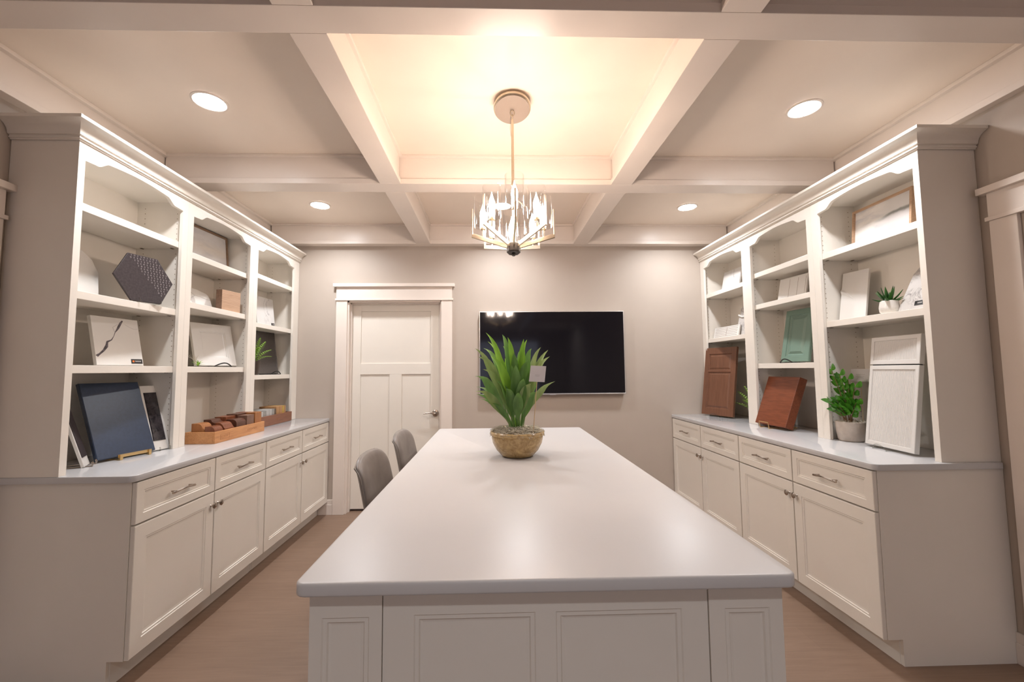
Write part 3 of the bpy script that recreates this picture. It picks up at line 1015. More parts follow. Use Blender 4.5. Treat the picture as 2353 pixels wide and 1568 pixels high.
# ------------------------------------------------------------------ chairs
def stool(loc, rz, label):
    c = empty('counter_chair', loc, rz, label, 'chair', 'grey leather chairs on the left side of the island')
    # local: faces +x (towards island); back at x<0
    def pad(w, d, h, bulge, n=10):
        vs, fs = [], []
        for iz in range(n + 1):
            pass
    # backrest: curved upholstered shell
    m = MB()
    NW, NH = 12, 10
    front, rear = [], []
    for j in range(NH + 1):
        t = j / NH
        z = 0.50 + 0.452 * t
        halfw = 0.215 - 0.012 * (t ** 3)
        for i in range(NW + 1):
            u = -1 + 2 * i / NW
            cu = 1 - (1 - abs(u)) ** 1.0
            rr = max(0.0, (t - 0.80) / 0.20)
            zz = z - (0.034 * rr * (abs(u) ** 5)) - 0.010 * rr * u * u
            lean = -0.205 - 0.075 * t - 0.02 * t * t
            wrap = 0.028 * (u * u)
            th = 0.058 * (1 - 0.55 * abs(u) ** 6) * (1 - 0.5 * rr ** 3)
            front.append((lean + wrap + th * 0.62, u * halfw, zz))
            rear.append((lean + wrap - th * 0.38, u * halfw, zz))
    nf = len(front)
    vs = front + rear
    fs = []
    def idx(i, j): return j * (NW + 1) + i
    for j in range(NH):
        for i in range(NW):
            fs.append((idx(i, j), idx(i + 1, j), idx(i + 1, j + 1), idx(i, j + 1)))
            fs.append((nf + idx(i, j), nf + idx(i, j + 1), nf + idx(i + 1, j + 1), nf + idx(i + 1, j)))
    for i in range(NW):
        fs.append((idx(i, 0), nf + idx(i, 0), nf + idx(i + 1, 0), idx(i + 1, 0)))
        fs.append((idx(i, NH), idx(i + 1, NH), nf + idx(i + 1, NH), nf + idx(i, NH)))
    for j in range(NH):
        fs.append((idx(0, j), idx(0, j + 1), nf + idx(0, j + 1), nf + idx(0, j)))
        fs.append((idx(NW, j), nf + idx(NW, j), nf + idx(NW, j + 1), idx(NW, j + 1)))
    m.add(vs, fs)
    bk = m.build('backrest', M['leather'], c, smooth=True, subsurf=2)
    # piping along the front outline and the inset panel seam
    def outline(q, off):
        pts = []
        for j in range(0, NH + 1):
            p = Vector(front[idx(q, j)]); pts.append(p + Vector((off, 0, 0)))
        for i in range(q + 1, NW + 1 - q):
            p = Vector(front[idx(i, NH)]) - Vector((0, 0, 0.004)); pts.append(p + Vector((off, 0, 0)))
        for j in range(NH - 1, -1, -1):
            p = Vector(front[idx(NW - q, j)]); pts.append(p + Vector((off, 0, 0)))
        return pts
    MB().tube([p + Vector((-0.012, 0, 0)) for p in outline(0, -0.004)], 0.004, 6).build('piping', M['leather'], bk, smooth=True)
    # seat
    m = MB()
    m.slab(rounded([(-0.20, -0.195), (0.195, -0.205), (0.195, 0.205), (-0.20, 0.195)], 0.05, 6), 0.55, 0.64, 0.03)
    m.build('seat', M['leather'], c, smooth=True)
    for sx, sy in ((-1, -1), (-1, 1), (1, -1), (1, 1)):
        m = MB()
        m.tube([(sx * 0.165, sy * 0.18, 0.56), (sx * 0.185, sy * 0.195, 0.0)], [0.019, 0.012], 4)
        m.build('leg', M['darkwood'], c)
    m = MB()
    for sy in (-1, 1):
        m.bar((-0.175, sy * 0.187, 0.22), (0.175, sy * 0.187, 0.22), 0.014, 0.03)
    m.bar((0.175, -0.187, 0.22), (0.175, 0.187, 0.22), 0.014, 0.03)
    m.build('stretcher', M['darkwood'], c)
    return c
stool((-0.365, 2.232, 0), R(-3), 'grey leather chair by the island, the nearer and larger of the two')
stool((-0.365, 2.990, 0), R(-3), 'grey leather chair by the island, the farther and smaller of the two')

# ------------------------------------------------------------------ leaning samples
def lean_frame(bx, by, z0, yaw, lean, th):
    n = Vector((math.cos(R(yaw)), math.sin(R(yaw)), 0))
    u = Vector((-n.y, n.x, 0))
    le = R(lean)
    up = Vector((0, 0, 1)) * math.cos(le) - n * math.sin(le)
    nn = n * math.cos(le) + Vector((0, 0, 1)) * math.sin(le)
    mt = Matrix((u, -nn, up)).transposed().to_4x4()
    mt.translation = Vector((bx, by, z0 + th * math.sin(le) + 0.0008))
    return mt

def sample(name, label, cat, bx, by, z0, yaw, lean, th=0.02, group=None):
    return empty(name, None, 0, label, cat, group, mat=lean_frame(bx, by, z0, yaw, lean, th))

def easel(label, bx, by, z0, yaw, w, mat, style='wire', lean=18, back=0.12, height=0.16):
    """display easel: front lip, ledge and rear strut, standing on z0"""
    e = empty('display_easel', (bx, by, z0), R(yaw) + PI / 2, label, 'display easel')
    # local: -y faces the viewer
    r = 0.0028
    m = MB()
    if style == 'arch':
        m.tube([(-w / 2 + w * t, -0.022 - 0.012 * math.sin(PI * t), 0.004 + 0.026 * math.sin(PI * t)) for t in [i / 12 for i in range(13)]], 0.0045, 8)
    elif style == 'bar':
        m.bar((-w / 2, -0.026, 0.022), (w / 2, -0.026, 0.022), 0.004, 0.016, (0, 0, 1))
        for sx in (-1, 1):
            m.box(sx * w / 2 * 0.86 - 0.007, sx * w / 2 * 0.86 + 0.007, -0.034, -0.022, 0.0015, 0.030)
    elif style == 'loop':
        m.tube([(-w / 2, -0.024, 0.003), (-w / 2, -0.030, 0.046), (w / 2, -0.030, 0.046), (w / 2, -0.024, 0.003)], 0.0034, 8)
    else:
        for sx in (-1, 1):
            m.tube([(sx * w / 2, -0.024, 0.003), (sx * w / 2, -0.027, 0.016), (sx * w / 2, -0.022, 0.022)], 0.004, 8)
    m.build('front_lip', mat, e, smooth=(style != 'bar'))
    m = MB()
    for sx in (-1, 1):
        m.tube([(sx * w / 2 * 0.9, -0.026, 0.003), (sx * w / 2 * 0.9, back, 0.003)], r, 8)
    m.tube([(-w / 2 * 0.9, back, 0.003), (w / 2 * 0.9, back, 0.003)], r, 8)
    m.build('base_rails', mat, e, smooth=True)
    m = MB()
    t = math.tan(R(lean))
    m.tube([(0, back, 0.003), (0, 0.034 + height * t, height)], r, 8)
    m.build('rear_strut', mat, e, smooth=True)
    return e

# ---- left bookcase, near bay ----
s = sample('door_sample', 'navy blue sample cabinet door leaning on a brass easel on the left worktop', 'door sample', -1.965, 2.358, 0.922, -11.1, 20.5, 0.020)
MB().rings(-0.150, 0.150, 0, 0.414, [(0, 0.003), (0.003, 0.0), (0.006, 0.0)], 0.020).build('door_panel', M['navy'], s)
easel('brass bar easel holding up the navy sample door', -1.962, 2.372, CT, -11.1, 0.175, M['brass'], 'bar', 20.5)

s = sample('tile_sample', 'tall narrow white board with glossy black insert, right of the navy sample door', 'tile sample', -1.955, 2.574, CT, -13, 18, 0.012)
MB().rings(-0.0505, 0.0505, 0, 0.393, [(0, 0.001), (0.001, 0.0)], 0.012).build('board', M['pale'], s)
gi = NT('glossy_black_insert')
vv = gi.coords()
gi.l(gi.ramp(gi.noise(vv, 22, 5, 0.6, 1.0), [(0.35, (0.012, 0.010, 0.013)), (0.75, (0.07, 0.06, 0.065))]), gi.b.inputs['Base Color'])
gi.b.inputs['Roughness'].default_value = 0.06
gi.b.inputs['Specular IOR Level'].default_value = 0.8
gi.bump(gi.noise(vv, 45, 3), 0.25, 0.002)
MB().rings(-0.038, 0.036, 0.055, 0.350, [(0, -0.001), (0.003, -0.005)], 0.0).build('insert', gi.m, s)
easel('clear easel behind the white board with black insert', -1.955, 2.574, CT, -13, 0.06, M['acrylic'], 'hooks', 17, 0.10)

# near-left board seen from its edge
s = sample('tile_sample', 'dark faced white board seen edge on, half hidden by the near left bookcase frame', 'tile sample', -1.998, 2.163, CT, 32, 17, 0.012)
MB().rings(-0.050, 0.050, 0, 0.393, [(0, 0.001), (0.001, 0.0)], 0.012).build('board', M['pale'], s)
MB().rings(-0.040, 0.040, 0.045, 0.350, [(0, -0.002), (0.002, -0.004)], 0.0).build('insert', M['dark_tile'], s)
easel('thin wire easel propping the edge on board', -2.000, 2.165, CT, 32, 0.07, M['nickel'], 'hooks', 17, 0.13)

# hexagon tile
def hex_poly(rad, z0=0.0, cx=0.0):
    c = rad * math.cos(PI / 6)
    return [(cx + rad * math.cos(R(60 * k - 120)), z0 + c + rad * math.sin(R(60 * k - 120))) for k in range(6)]
s = sample('hexagon_tile', 'black hexagon tile with patterned half on the left bookcase shelf', 'tile sample', -1.938, 2.392, 1.7635, -16, 9, 0.012)
rad = 0.155
MB().prism(hex_poly(rad), 0.0, 0.012).build('tile_body', M['dark_tile'], s, bevel=0.001)
# patterned half: small raised marks above the diagonal
pm = MB()
c0 = rad * math.cos(PI / 6)
for i in range(-9, 10):
    for j in range(-9, 10):
        x, z = i * 0.0165 + (j % 2) * 0.003, j * 0.0140
        # inside hexagon
        if abs(z) > c0 - 0.008 or abs(x) * math.sin(R(60)) + abs(z) * math.cos(R(60)) > c0 - 0.009:
            continue
        if x * 0.80 + z * 0.60 < 0.012:
            continue
        if (i + 2 * j) % 3 == 0:
            pm.box(x - 0.0045, x + 0.0045, -0.0012, 0.0001, c0 + z - 0.0012, c0 + z + 0.0012)
            pm.box(x - 0.0010, x + 0.0014, -0.0012, 0.0001, c0 + z - 0.0048, c0 + z + 0.0048)
        else:
            pm.box(x - 0.0012, x + 0.0016, -0.0012, 0.0001, c0 + z - 0.0048, c0 + z + 0.0048)
pm.build('raised_pattern', plain('pattern_marks', (0.24, 0.21, 0.21), 0.25, var=0.3, vscale=200), s)
easel('small clear easel under the black hexagon tile', -1.936, 2.394, 1.757, -16, 0.11, M['acrylic'], 'hooks', 9, 0.11)

# white cut-corner tile at the left of that shelf
s = sample('tile_sample', 'plain white clipped corner tile standing left of the black hexagon tile', 'tile sample', -2.10, 2.19, 1.757, 0, 8, 0.010)
MB().prism([(-0.16, 0), (0.093, 0), (0.105, 0.150), (0.075, 0.215), (0.010, 0.262), (-0.16, 0.262)], 0, 0.010).build('tile_body', M['pale'], s, bevel=0.001)

# calacatta slab
s = sample('marble_sample', 'white slab with one bold dark diagonal vein on the lower left shelf', 'stone sample', -2.030, 2.362, 1.408, -6, 12, 0.018)
MB().rings(-0.130, 0.130, 0, 0.268, [(0, 0.001), (0.001, 0.0)], 0.018).build('slab', M['pale'], s)
vm = MB()
vp = [(-0.125, 0.048), (-0.108, 0.060), (-0.085, 0.080), (-0.066, 0.105), (-0.060, 0.128), (-0.036, 0.140), (-0.022, 0.160), (-0.010, 0.185), (0.002, 0.200), (0.012, 0.215), (0.026, 0.238), (0.040, 0.255)]
wd = [0.008, 0.005, 0.006, 0.009, 0.006, 0.003, 0.0015, 0.002, 0.005, 0.007, 0.007, 0.004]
vs, fs = [], []
for (x, z), w in zip(vp, wd):
    vs += [(x - w * 0.7, -0.0004, z + w * 0.6), (x + w * 0.7, -0.0004, z - w * 0.6)]
fs = [(2 * i, 2 * i + 1, 2 * i + 3, 2 * i + 2) for i in range(len(vp) - 1)]
vm.add(vs, fs).build('vein', plain('dark_vein', (0.10, 0.085, 0.095), 0.2, var=0.7, vscale=60), s)
vm = MB()
vp = [(-0.012, 0.182), (-0.020, 0.212), (0.010, 0.232)]
vm.tube([(x, -0.0003, z) for x, z in vp], 0.0008, 4)
vm.tube([(0.05, -0.0003, 0.235), (0.075, -0.0003, 0.222), (0.10, -0.0003, 0.212), (0.125, -0.0003, 0.215)], 0.0006, 4)
vm.build('faint_vein', plain('faint_vein_grey', (0.45, 0.42, 0.42), 0.2), s)
def sticker(parent, x0, x1, z0, z1, orange=False):
    st = MB().box(x0, x1, -0.0014, -0.0001, z0, z1).build('name_label', M['label'], parent)
    w = x1 - x0
    t = MB()
    for k in range(7):
        a = x0 + w * (0.36 + 0.075 * k)
        t.box(a, a + w * 0.05, -0.0018, -0.0014, z0 + (z1 - z0) * 0.40, z0 + (z1 - z0) * (0.60 if k % 2 else 0.66))
    t.build('label_text', M['label_text'], st)
    if orange:
        MB().box(x0 + w * 0.10, x0 + w * 0.27, -0.0018, -0.0014, z0 + (z1 - z0) * 0.3, z0 + (z1 - z0) * 0.7).build('label_mark', M['label_orange'], st)
sticker(s, 0.058, 0.124, 0.010, 0.036, True)

# ---- left bookcase, middle bay ----
def picture(label, bx, by, z0, yaw, lean, w, h, fw, fd, fm, pm_):
    s = sample('framed_picture', label, 'picture', bx, by, z0, yaw, lean, fd)
    m = MB()
    m.box(-w / 2, w / 2, 0, fd, h - fw, h); m.box(-w / 2, w / 2, 0, fd, 0, fw)
    m.box(-w / 2, -w / 2 + fw, 0, fd, fw, h - fw); m.box(w / 2 - fw, w / 2, 0, fd, fw, h - fw)
    m.build('picture_frame', fm, s, bevel=0.001)
    MB().box(-w / 2 + fw, w / 2 - fw, fd * 0.35, fd * 0.9, fw, h - fw).build('canvas', pm_, s)
    return s
picture('framed grey seascape leaning on the top left middle shelf', -2.090, 3.150, 2.146, -4.5, 5, 0.372, 0.282, 0.014, 0.024, M['frame_wood'], M['paintL'])
s = sample('marble_sample', 'low white marble piece with curved end on the left middle shelf, beside the oak block', 'stone sample', -2.050, 3.010, 1.822, -5.5, 13, 0.020)
MB().prism([(-0.13, 0), (0.098, 0), (0.088, 0.070), (0.078, 0.094), (0.062, 0.110), (-0.02, 0.128), (-0.13, 0.136)], 0, 0.020).build('slab', M['pale'], s, bevel=0.001)
t = MB()
for pts in ([(-0.10, 0.122), (-0.075, 0.095), (-0.05, 0.082), (0.0, 0.079), (0.045, 0.070), (0.085, 0.067)], [(-0.05, 0.082), (-0.085, 0.060), (-0.10, 0.03)], [(-0.06, 0.025), (-0.02, 0.02)]):
    t.tube([(x, -0.0002, z) for x, z in pts], 0.0011, 4)
t.build('vein', plain('soft_grey_vein', (0.40, 0.36, 0.34), 0.3), s)
t = MB()
t.T = Matrix.Translation((-0.073, 0, 0.045))
t.prism([(0.018 * math.cos(R(30 * k)), 0.026 * math.sin(R(30 * k))) for k in range(12)], -0.0006, 0)
t.build('grey_patch', plain('grey_patch', (0.52, 0.48, 0.45), 0.3), s)
b = empty('wood_block', (-1.963, 3.190, 1.8225), R(-10.5) + PI / 2, 'light oak block with dark end standing on the left middle shelf', 'wood sample')
MB().box(-0.084, 0.090, 0, 0.05, 0, 0.156).build('oak_face', M['oak'], b, bevel=0.002)
MB().box(-0.0855, -0.084, 0.001, 0.049, 0.001, 0.155).build('block_end', plain('dark_end_grain', (0.17, 0.095, 0.06), 0.5, var=0.2, vscale=80), b)
s = sample('door_sample', 'plain white sample cabinet door on the left middle shelf with a black easel', 'door sample', -2.030, 3.165, 1.414, -18, 14, 0.020)
MB().rings(-0.160, 0.160, 0, 0.320, [(0, 0.002), (0.002, 0.0), (0.058, 0.0), (0.060, 0.003), (0.067, 0.003), (0.070, 0.007), (0.078, 0.008)], 0.020).build('door_panel', M['pale'], s)
easel('black curved easel in front of the plain white sample door', -2.020, 3.185, 1.408, -10, 0.16, M['black_metal'], 'arch', 14, 0.10)
# air plant
p = empty('air_plant', (-1.975, 2.880, 1.408), 0, 'small feathery green air plant in front of the plain white sample door', 'plant')
m = MB()
for k in range(26):
    a = random.uniform(0, 2 * PI); e = random.uniform(0.1, 1.3)
    L = random.uniform(0.035, 0.055)
    m.leaf((0, 0, 0.004), (math.cos(a) * math.cos(e) * L, math.sin(a) * math.cos(e) * L * 1.2, 0.004 + math.sin(e) * L), 0.006, 0.15, 5, 0.35)
m.build('leaves', M['fern'], p, smooth=True)
m = MB()
for k in range(9):
    a = R(200 + 20 * k)
    m.tube([(0, -0.02, 0.01), (0.012 * math.cos(a), -0.035 + 0.01 * math.sin(a), 0.05), (0.03 * math.cos(a), -0.045 + 0.025 * math.sin(a), 0.075 + 0.01 * math.sin(3 * a))], 0.0007, 4)
m.build('tendrils', M['moss'], p, smooth=True)

# ---- left bookcase, far bay ----
s = sample('marble_sample', 'white marble sample with thin veins and black label on the far left shelf', 'stone sample', -2.050, 3.860, 1.777, -6, 7, 0.015)
MB().rings(-0.125, 0.125, 0, 0.270, [(0, 0.001), (0.001, 0.0)], 0.015).build('slab', M['whitemarble'], s)
sticker(s, 0.072, 0.116, 0.016, 0.042)
s = sample('door_sample', 'graphite grey sample cabinet door on the far left shelf, behind a fern', 'door sample', -2.050, 3.925, 1.350, -5, 8, 0.020)
MB().rings(-0.150, 0.150, 0, 0.398, [(0, 0.003), (0.003, 0.0), (0.010, 0.0), (0.012, 0.002), (0.05, 0.002)], 0.020).build('door_panel', M['greydoor'], s)
easel('black arched easel at the foot of the graphite sample door', -2.035, 3.975, 1.345, -5, 0.15, M['black_metal'], 'arch', 8, 0.09)

def fern(loc, label, tips, potmat, prad, ph, mat, leafw=0.012):
    f = empty('potted_fern', loc, 0, label, 'plant')
    MB().lathe([(0.0, 0.0), (prad * 0.7, 0.0), (prad, ph), (prad * 0.88, ph), (prad * 0.85, ph * 0.85), (0.0, ph * 0.85)], seg=24, cap=False).build('pot', potmat, f, smooth=True)
    for t in tips:
        m = MB()
        base = Vector((0, 0, ph * 0.85))
        tip = Vector(t)
        mid = (base + tip) / 2 + Vector((0, 0, 0.035))
        pts = [base.lerp(mid, q).lerp(mid.lerp(tip, q), q) for q in [i / 10 for i in range(11)]]
        m.tube(pts, 0.0010, 5)
        d = (tip - base)
        sd = Vector((-d.y, d.x, 0))
        sd = sd.normalized() if sd.length > 1e-4 else Vector((1, 0, 0))
        for i in range(2, 11):
            L = 0.030 * math.sin(PI * (i / 11) ** 0.8) + 0.006
            fwd = (pts[i] - pts[i - 1]).normalized()
            for sg in (-1, 1):
                m.leaf(pts[i], pts[i] + sd * sg * L + fwd * L * 0.7, leafw, 0.1, 4, 0.4)
        m.leaf(pts[-1], pts[-1] + (pts[-1] - pts[-2]).normalized() * 0.02, leafw, 0.05, 4, 0.4)
        m.build('frond', mat, f, smooth=True)
    return f
fern((-1.990, 3.560, 1.345), 'light green fern in a dark pot on the far left shelf',
     [(0.02, 0.125, 0.275), (0.03, 0.20, 0.215), (0.01, 0.245, 0.160), (0.02, 0.05, 0.30), (-0.05, -0.04, 0.26), (0.05, -0.02, 0.22), (-0.03, 0.12, 0.20)], M['darkpot'], 0.052, 0.115, M['fern'])

# ---- trays of samples on the left worktop ----
def tray(label, x0, x1, y0, y1, h, mat, t=0.014):
    e = empty('sample_tray', (x1, y0, CT + 0.0005), PI / 2, label, 'tray')
    L, D = y1 - y0, x1 - x0
    m = MB()
    m.box(0, L, 0, t, 0, h); m.box(0, L, D - t, D, 0, h)
    m.box(0, t, t, D - t, 0, h); m.box(L - t, L, t, D - t, 0, h)
    m.build('tray_walls', mat, e, bevel=0.0015)
    MB().box(t, L - t, t, D - t, 0.001, 0.008).build('tray_floor', mat, e)
    return e
T1 = tray('cherry wood tray of dark wood blocks on the left worktop', -1.958, -1.770, 2.762, 3.345, 0.074, M['tray'])
t = MB()   # burnt-in marks
def outline_mark(t, x0, x1, z0, z1, w=0.0014):
    t.box(x0, x1, -0.0005, 0.0, z0, z0 + w); t.box(x0, x1, -0.0005, 0.0, z1 - w, z1)
    t.box(x0, x0 + w, -0.0005, 0.0, z0, z1); t.box(x1 - w, x1, -0.0005, 0.0, z0, z1)
outline_mark(t, 0.055, 0.150, 0.018, 0.050)
for k in range(6):
    a = 0.064 + k * 0.0135
    t.box(a, a + 0.0016, -0.0005, 0, 0.027, 0.041); t.box(a, a + 0.008, -0.0005, 0, 0.041, 0.0426)
    if k % 2 == 0:
        t.box(a, a + 0.008, -0.0005, 0, 0.033, 0.0346)
for k in range(9):
    a = 0.36 + k * 0.014
    t.box(a, a + 0.0015, -0.0005, 0, 0.034, 0.046 + 0.004 * (k % 2)); t.box(a, a + 0.009, -0.0005, 0, 0.036 + 0.005 * (k % 3), 0.0375 + 0.005 * (k % 3))
t.build('branded_lettering', M['burn'], T1)
T2 = tray('red brown walnut tray of thin sample chips on the far end of the left worktop', -2.085, -1.885, 3.475, 4.034, 0.085, M['tray2'])
t = MB()
for k in range(4):
    a = 0.27 + k * 0.018
    t.box(a, a + 0.002, -0.0005, 0, 0.033, 0.052); t.box(a, a + 0.010, -0.0005, 0, 0.050, 0.052)
    t.box(a + 0.008, a + 0.010, -0.0005, 0, 0.033 if k % 2 else 0.042, 0.052)
for k in range(3):
    t.box(0.475 + k * 0.013, 0.484 + k * 0.013, -0.0005, 0, 0.040 + 0.004 * (k % 2), 0.042 + 0.004 * (k % 2))
t.build('branded_lettering', M['burn'], T2)

def wood_block(x, y, dx, dy, z1, prof, mat, label, rz=0.0):
    """moulded sample block standing in tray 1; x,y world centre; profile on the room-side top edge"""
    b = empty('wood_block', (x, y, CT + 0.0087), PI / 2 + rz, label, 'wood sample', 'moulded wood blocks in the cherry tray')
    h = z1 - CT - 0.0087
    w = dx / 2
    if prof == 'ogee':
        top = [(-w, h - 0.038), (-w + 0.006, h - 0.036), (-w + 0.012, h - 0.026), (-w + 0.020, h - 0.012), (-w + 0.032, h - 0.003), (-w + 0.045, h)]
    elif prof == 'cove':
        top = [(-w, h - 0.022), (-w + 0.010, h - 0.021), (-w + 0.022, h - 0.015), (-w + 0.028, h - 0.003), (-w + 0.034, h)]
    elif prof == 'round':
        top = [(-w + 0.03 * (1 - math.cos(R(a))), h - 0.03 * (1 - math.sin(R(a)))) for a in (0, 20, 40, 60, 80, 90)]
    else:
        top = [(-w, h - 0.002), (-w + 0.002, h)]
    # profile in the yz plane, extruded along local x
    poly = [(p[0], p[1]) for p in top] + [(w, h), (w, 0), (-w, 0)]
    n = len(poly)
    vs = [(-dy / 2, y_, z_) for y_, z_ in poly] + [(dy / 2, y_, z_) for y_, z_ in poly]
    fs = [tuple(range(n)), tuple(range(2 * n - 1, n - 1, -1))] + [(i, i + n, (i + 1) % n + n, (i + 1) % n) for i in range(n)]
    MB().add(vs, fs).build('block_body', mat, b)
    return b
blocks = [
    (-1.818, 2.825, 0.062, 0.082, 1.020, 'round', WB[1], 'red brown round edged wood block at the near front corner of the cherry tray'),
    (-1.895, 2.832, 0.082, 0.090, 1.040, 'ogee', WB[0], 'amber wood block behind the near front corner block in the cherry tray'),
    (-1.820, 2.940, 0.066, 0.100, 1.032, 'ogee', WB[1], 'second ogee edged block along the front of the cherry tray'),
    (-1.898, 2.948, 0.078, 0.096, 1.052, 'cove', WB[2], 'dark cove edged block in the rear row of the cherry tray'),
    (-1.822, 3.070, 0.070, 0.110, 1.040, 'round', WB[2], 'dark rounded block midway along the front of the cherry tray'),
    (-1.900, 3.070, 0.074, 0.110, 1.058, 'flat', WB[1], 'flat red brown block in the rear row of the cherry tray'),
    (-1.820, 3.182, 0.068, 0.088, 1.055, 'flat', WB[3], 'plain greyish brown block near the far end of the cherry tray'),
    (-1.898, 3.190, 0.076, 0.100, 1.064, 'flat', WB[2], 'dark flat block behind the greyish brown one in the cherry tray'),
    (-1.820, 3.284, 0.068, 0.086, 1.066, 'flat', WB[0], 'bright reddish flat block at the far end of the cherry tray'),
    (-1.898, 3.288, 0.074, 0.082, 1.066, 'flat', WB[1], 'small flat block in the far rear corner of the cherry tray')]
for bargs in blocks:
    wood_block(*bargs)
def chip(y, ty, mat, h, label, x=-1.985, w=0.150):
    c = MB().box(-w / 2, w / 2, -ty / 2, ty / 2, 0, h).build('sample_chip', mat, loc=(x, y, CT + 0.0087), bevel=0.001)
    tag(c, label, 'sample chip', 'thin sample chips in the walnut tray')
names = ['dark grey', 'mid grey', 'pale grey', 'light grey', 'silver grey', 'greyish', 'deep brown', 'tan wood', 'honey wood', 'mustard yellow', 'amber wood']
mats = [M['chip_grey'], M['chip_lgrey'], M['chip_grey'], M['chip_lgrey'], M['chip_lgrey'], M['chip_grey'], M['chip_brown'], M['chip_tan'], M['chip_tan'], M['chip_yellow'], M['chip_tan']]
nth = ['first', 'second', 'third', 'fourth', 'fifth', 'sixth', 'seventh', 'eighth', 'ninth', 'tenth', 'last']
yy = 3.505
for i, (nm, mt) in enumerate(zip(names, mats)):
    th = [0.040, 0.042, 0.045, 0.050, 0.046, 0.040, 0.028, 0.060, 0.052, 0.028, 0.032][i]
    hh = 0.112 + 0.013 * min(i, 4) / 4 + (0.014 if i > 6 else 0)
    chip(yy + th / 2, th - 0.003, mt, hh, '%s chip standing in the walnut tray, %s from its near end' % (nm, nth[i]))
    yy += th

# ---- right bookcase, near bay ----
picture('framed pale landscape with dark hills on the top right near shelf', 2.290, 2.375, 2.107, 178.4, 5, 0.395, 0.252, 0.013, 0.034, M['frame_light'], M['paintR'])
s = sample('tile_sample', 'tall white tile with raised wave relief on the near right shelf', 'tile sample', 2.262, 2.562, 1.664, 190, 10, 0.014)
t = MB().box(-0.083, 0.080, 0, 0.014, 0, 0.318)
t.build('tile_body', M['pale'], s, bevel=0.001)
t = MB()
vs, fs = [], []
for i in range(13):
    a = i / 12
    x = -0.083 + 0.085 * a
    zc = 0.196 - 0.03 * a - 0.035 * a * a
    vs += [(x, -0.0001, zc + 0.016 * (1 - a)), (x, -0.008 * (1 - a) - 0.0006, zc), (x, -0.0001, zc - 0.030 * (1 - a) * (0.6 + a))]
for i in range(12):
    a_, b_ = 3 * i, 3 * i + 3
    fs += [(a_, a_ + 1, b_ + 1, b_), (a_ + 1, a_ + 2, b_ + 2, b_ + 1)]
t.add(vs, fs).build('wave_relief', M['pale'], s, smooth=True)
s = sample('marble_sample', 'grey veined marble sample with clipped corner and black label on the near right shelf', 'stone sample', 2.215, 2.140, 1.664, 176, 17, 0.020)
MB().prism([(-0.085, 0), (0.13, 0), (0.13, 0.262), (0.03, 0.262), (-0.012, 0.240), (-0.040, 0.205)], 0, 0.020).build('slab', M['greymarble'], s, bevel=0.001)
sticker(s, 0.010, 0.058, 0.020, 0.045)
# aloe pot
p = empty('potted_aloe', (2.215, 2.262, 1.6645), 0, 'small spiky green aloe in a white textured pot beside the grey veined marble', 'plant')
MB().lathe([(0.0, 0.0), (0.034, 0.0), (0.043, 0.012), (0.045, 0.035), (0.040, 0.070), (0.036, 0.073), (0.034, 0.066), (0.0, 0.064)], seg=32, cap=False).build('pot', M['whitepot'], p, smooth=True)
m = MB()
for k in range(16):
    a = 2 * PI * k / 16 + 0.3 * (k % 3)
    ring = k % 3
    e = [1.25, 0.85, 0.35][ring]
    L = [0.095, 0.090, 0.075][ring]
    d = Vector((math.cos(a) * math.cos(e), math.sin(a) * math.cos(e), math.sin(e)))
    m.leaf((0.006 * math.cos(a), 0.006 * math.sin(a), 0.062), Vector((0, 0, 0.062)) + d * L, 0.020, -0.06, 6, 0.30, fold=0.5)
m.build('leaves', M['aloe'], p, smooth=True, solidify=0.002)
# tall white door + drawer front
s = sample('door_sample', 'tall white ribbed sample door with drawer front, leaning at the near right worktop', 'door sample', 2.146, 2.258, 0.925, 173.4, 7.0, 0.024)
def ribbed(parent, name, z0, z1, w=0.325, f=0.022):
    m = MB()
    m.rings(-w / 2, w / 2, z0, z1, [(0, 0.002), (0.002, 0.0), (f, 0.0), (f + 0.002, 0.005)], 0.024)
    n = 34
    x0, x1 = -w / 2 + f + 0.003, w / 2 - f - 0.003
    for i in range(n):
        a = x0 + (x1 - x0) * i / n
        b_ = x0 + (x1 - x0) * (i + 0.62) / n
        m.box(a, b_, 0.0040, 0.006, z0 + f + 0.003, z1 - f - 0.003)
    return m.build(name, M['pale'], parent)
ribbed(s, 'door_front', 0.0, 0.453)
ribbed(s, 'drawer_front', 0.459, 0.616)
MB().box(-0.155, 0.155, 0.010, 0.023, 0.448, 0.464).build('joint', M['black'], s)
easel('clear acrylic easel under the tall white ribbed sample door', 2.150, 2.285, CT, 173.4, 0.10, M['acrylic'], 'arch', 7, 0.08)
# ZZ plant
p = empty('potted_plant', (2.220, 2.575, CT + 0.0005), 0, 'leafy green plant in a grey embossed pot left of the tall white sample door', 'plant')
MB().lathe([(0.0, 0.0), (0.056, 0.0), (0.066, 0.010), (0.073, 0.06), (0.076, 0.100), (0.077, 0.118), (0.073, 0.121), (0.070, 0.112), (0.0, 0.108)], seg=40, cap=False).build('pot', M['ceramic'], p, smooth=True)
m = MB()
for k in range(110):
    a, r_ = random.uniform(0, 2 * PI), random.uniform(0.0, 0.062)
    b_ = a + random.uniform(-1, 1)
    p0 = Vector((r_ * math.cos(a), r_ * math.sin(a), 0.110))
    p2 = p0 + Vector((math.cos(b_), math.sin(b_), 0)) * random.uniform(0.02, 0.04)
    p2.x, p2.y = max(-0.07, min(0.07, p2.x)), max(-0.07, min(0.07, p2.y))
    m.tube([p0, (p0 + p2) / 2 + Vector((0, 0, random.uniform(0.008, 0.022))), p2], 0.0009, 4)
m.build('moss', M['moss'], p, smooth=True)
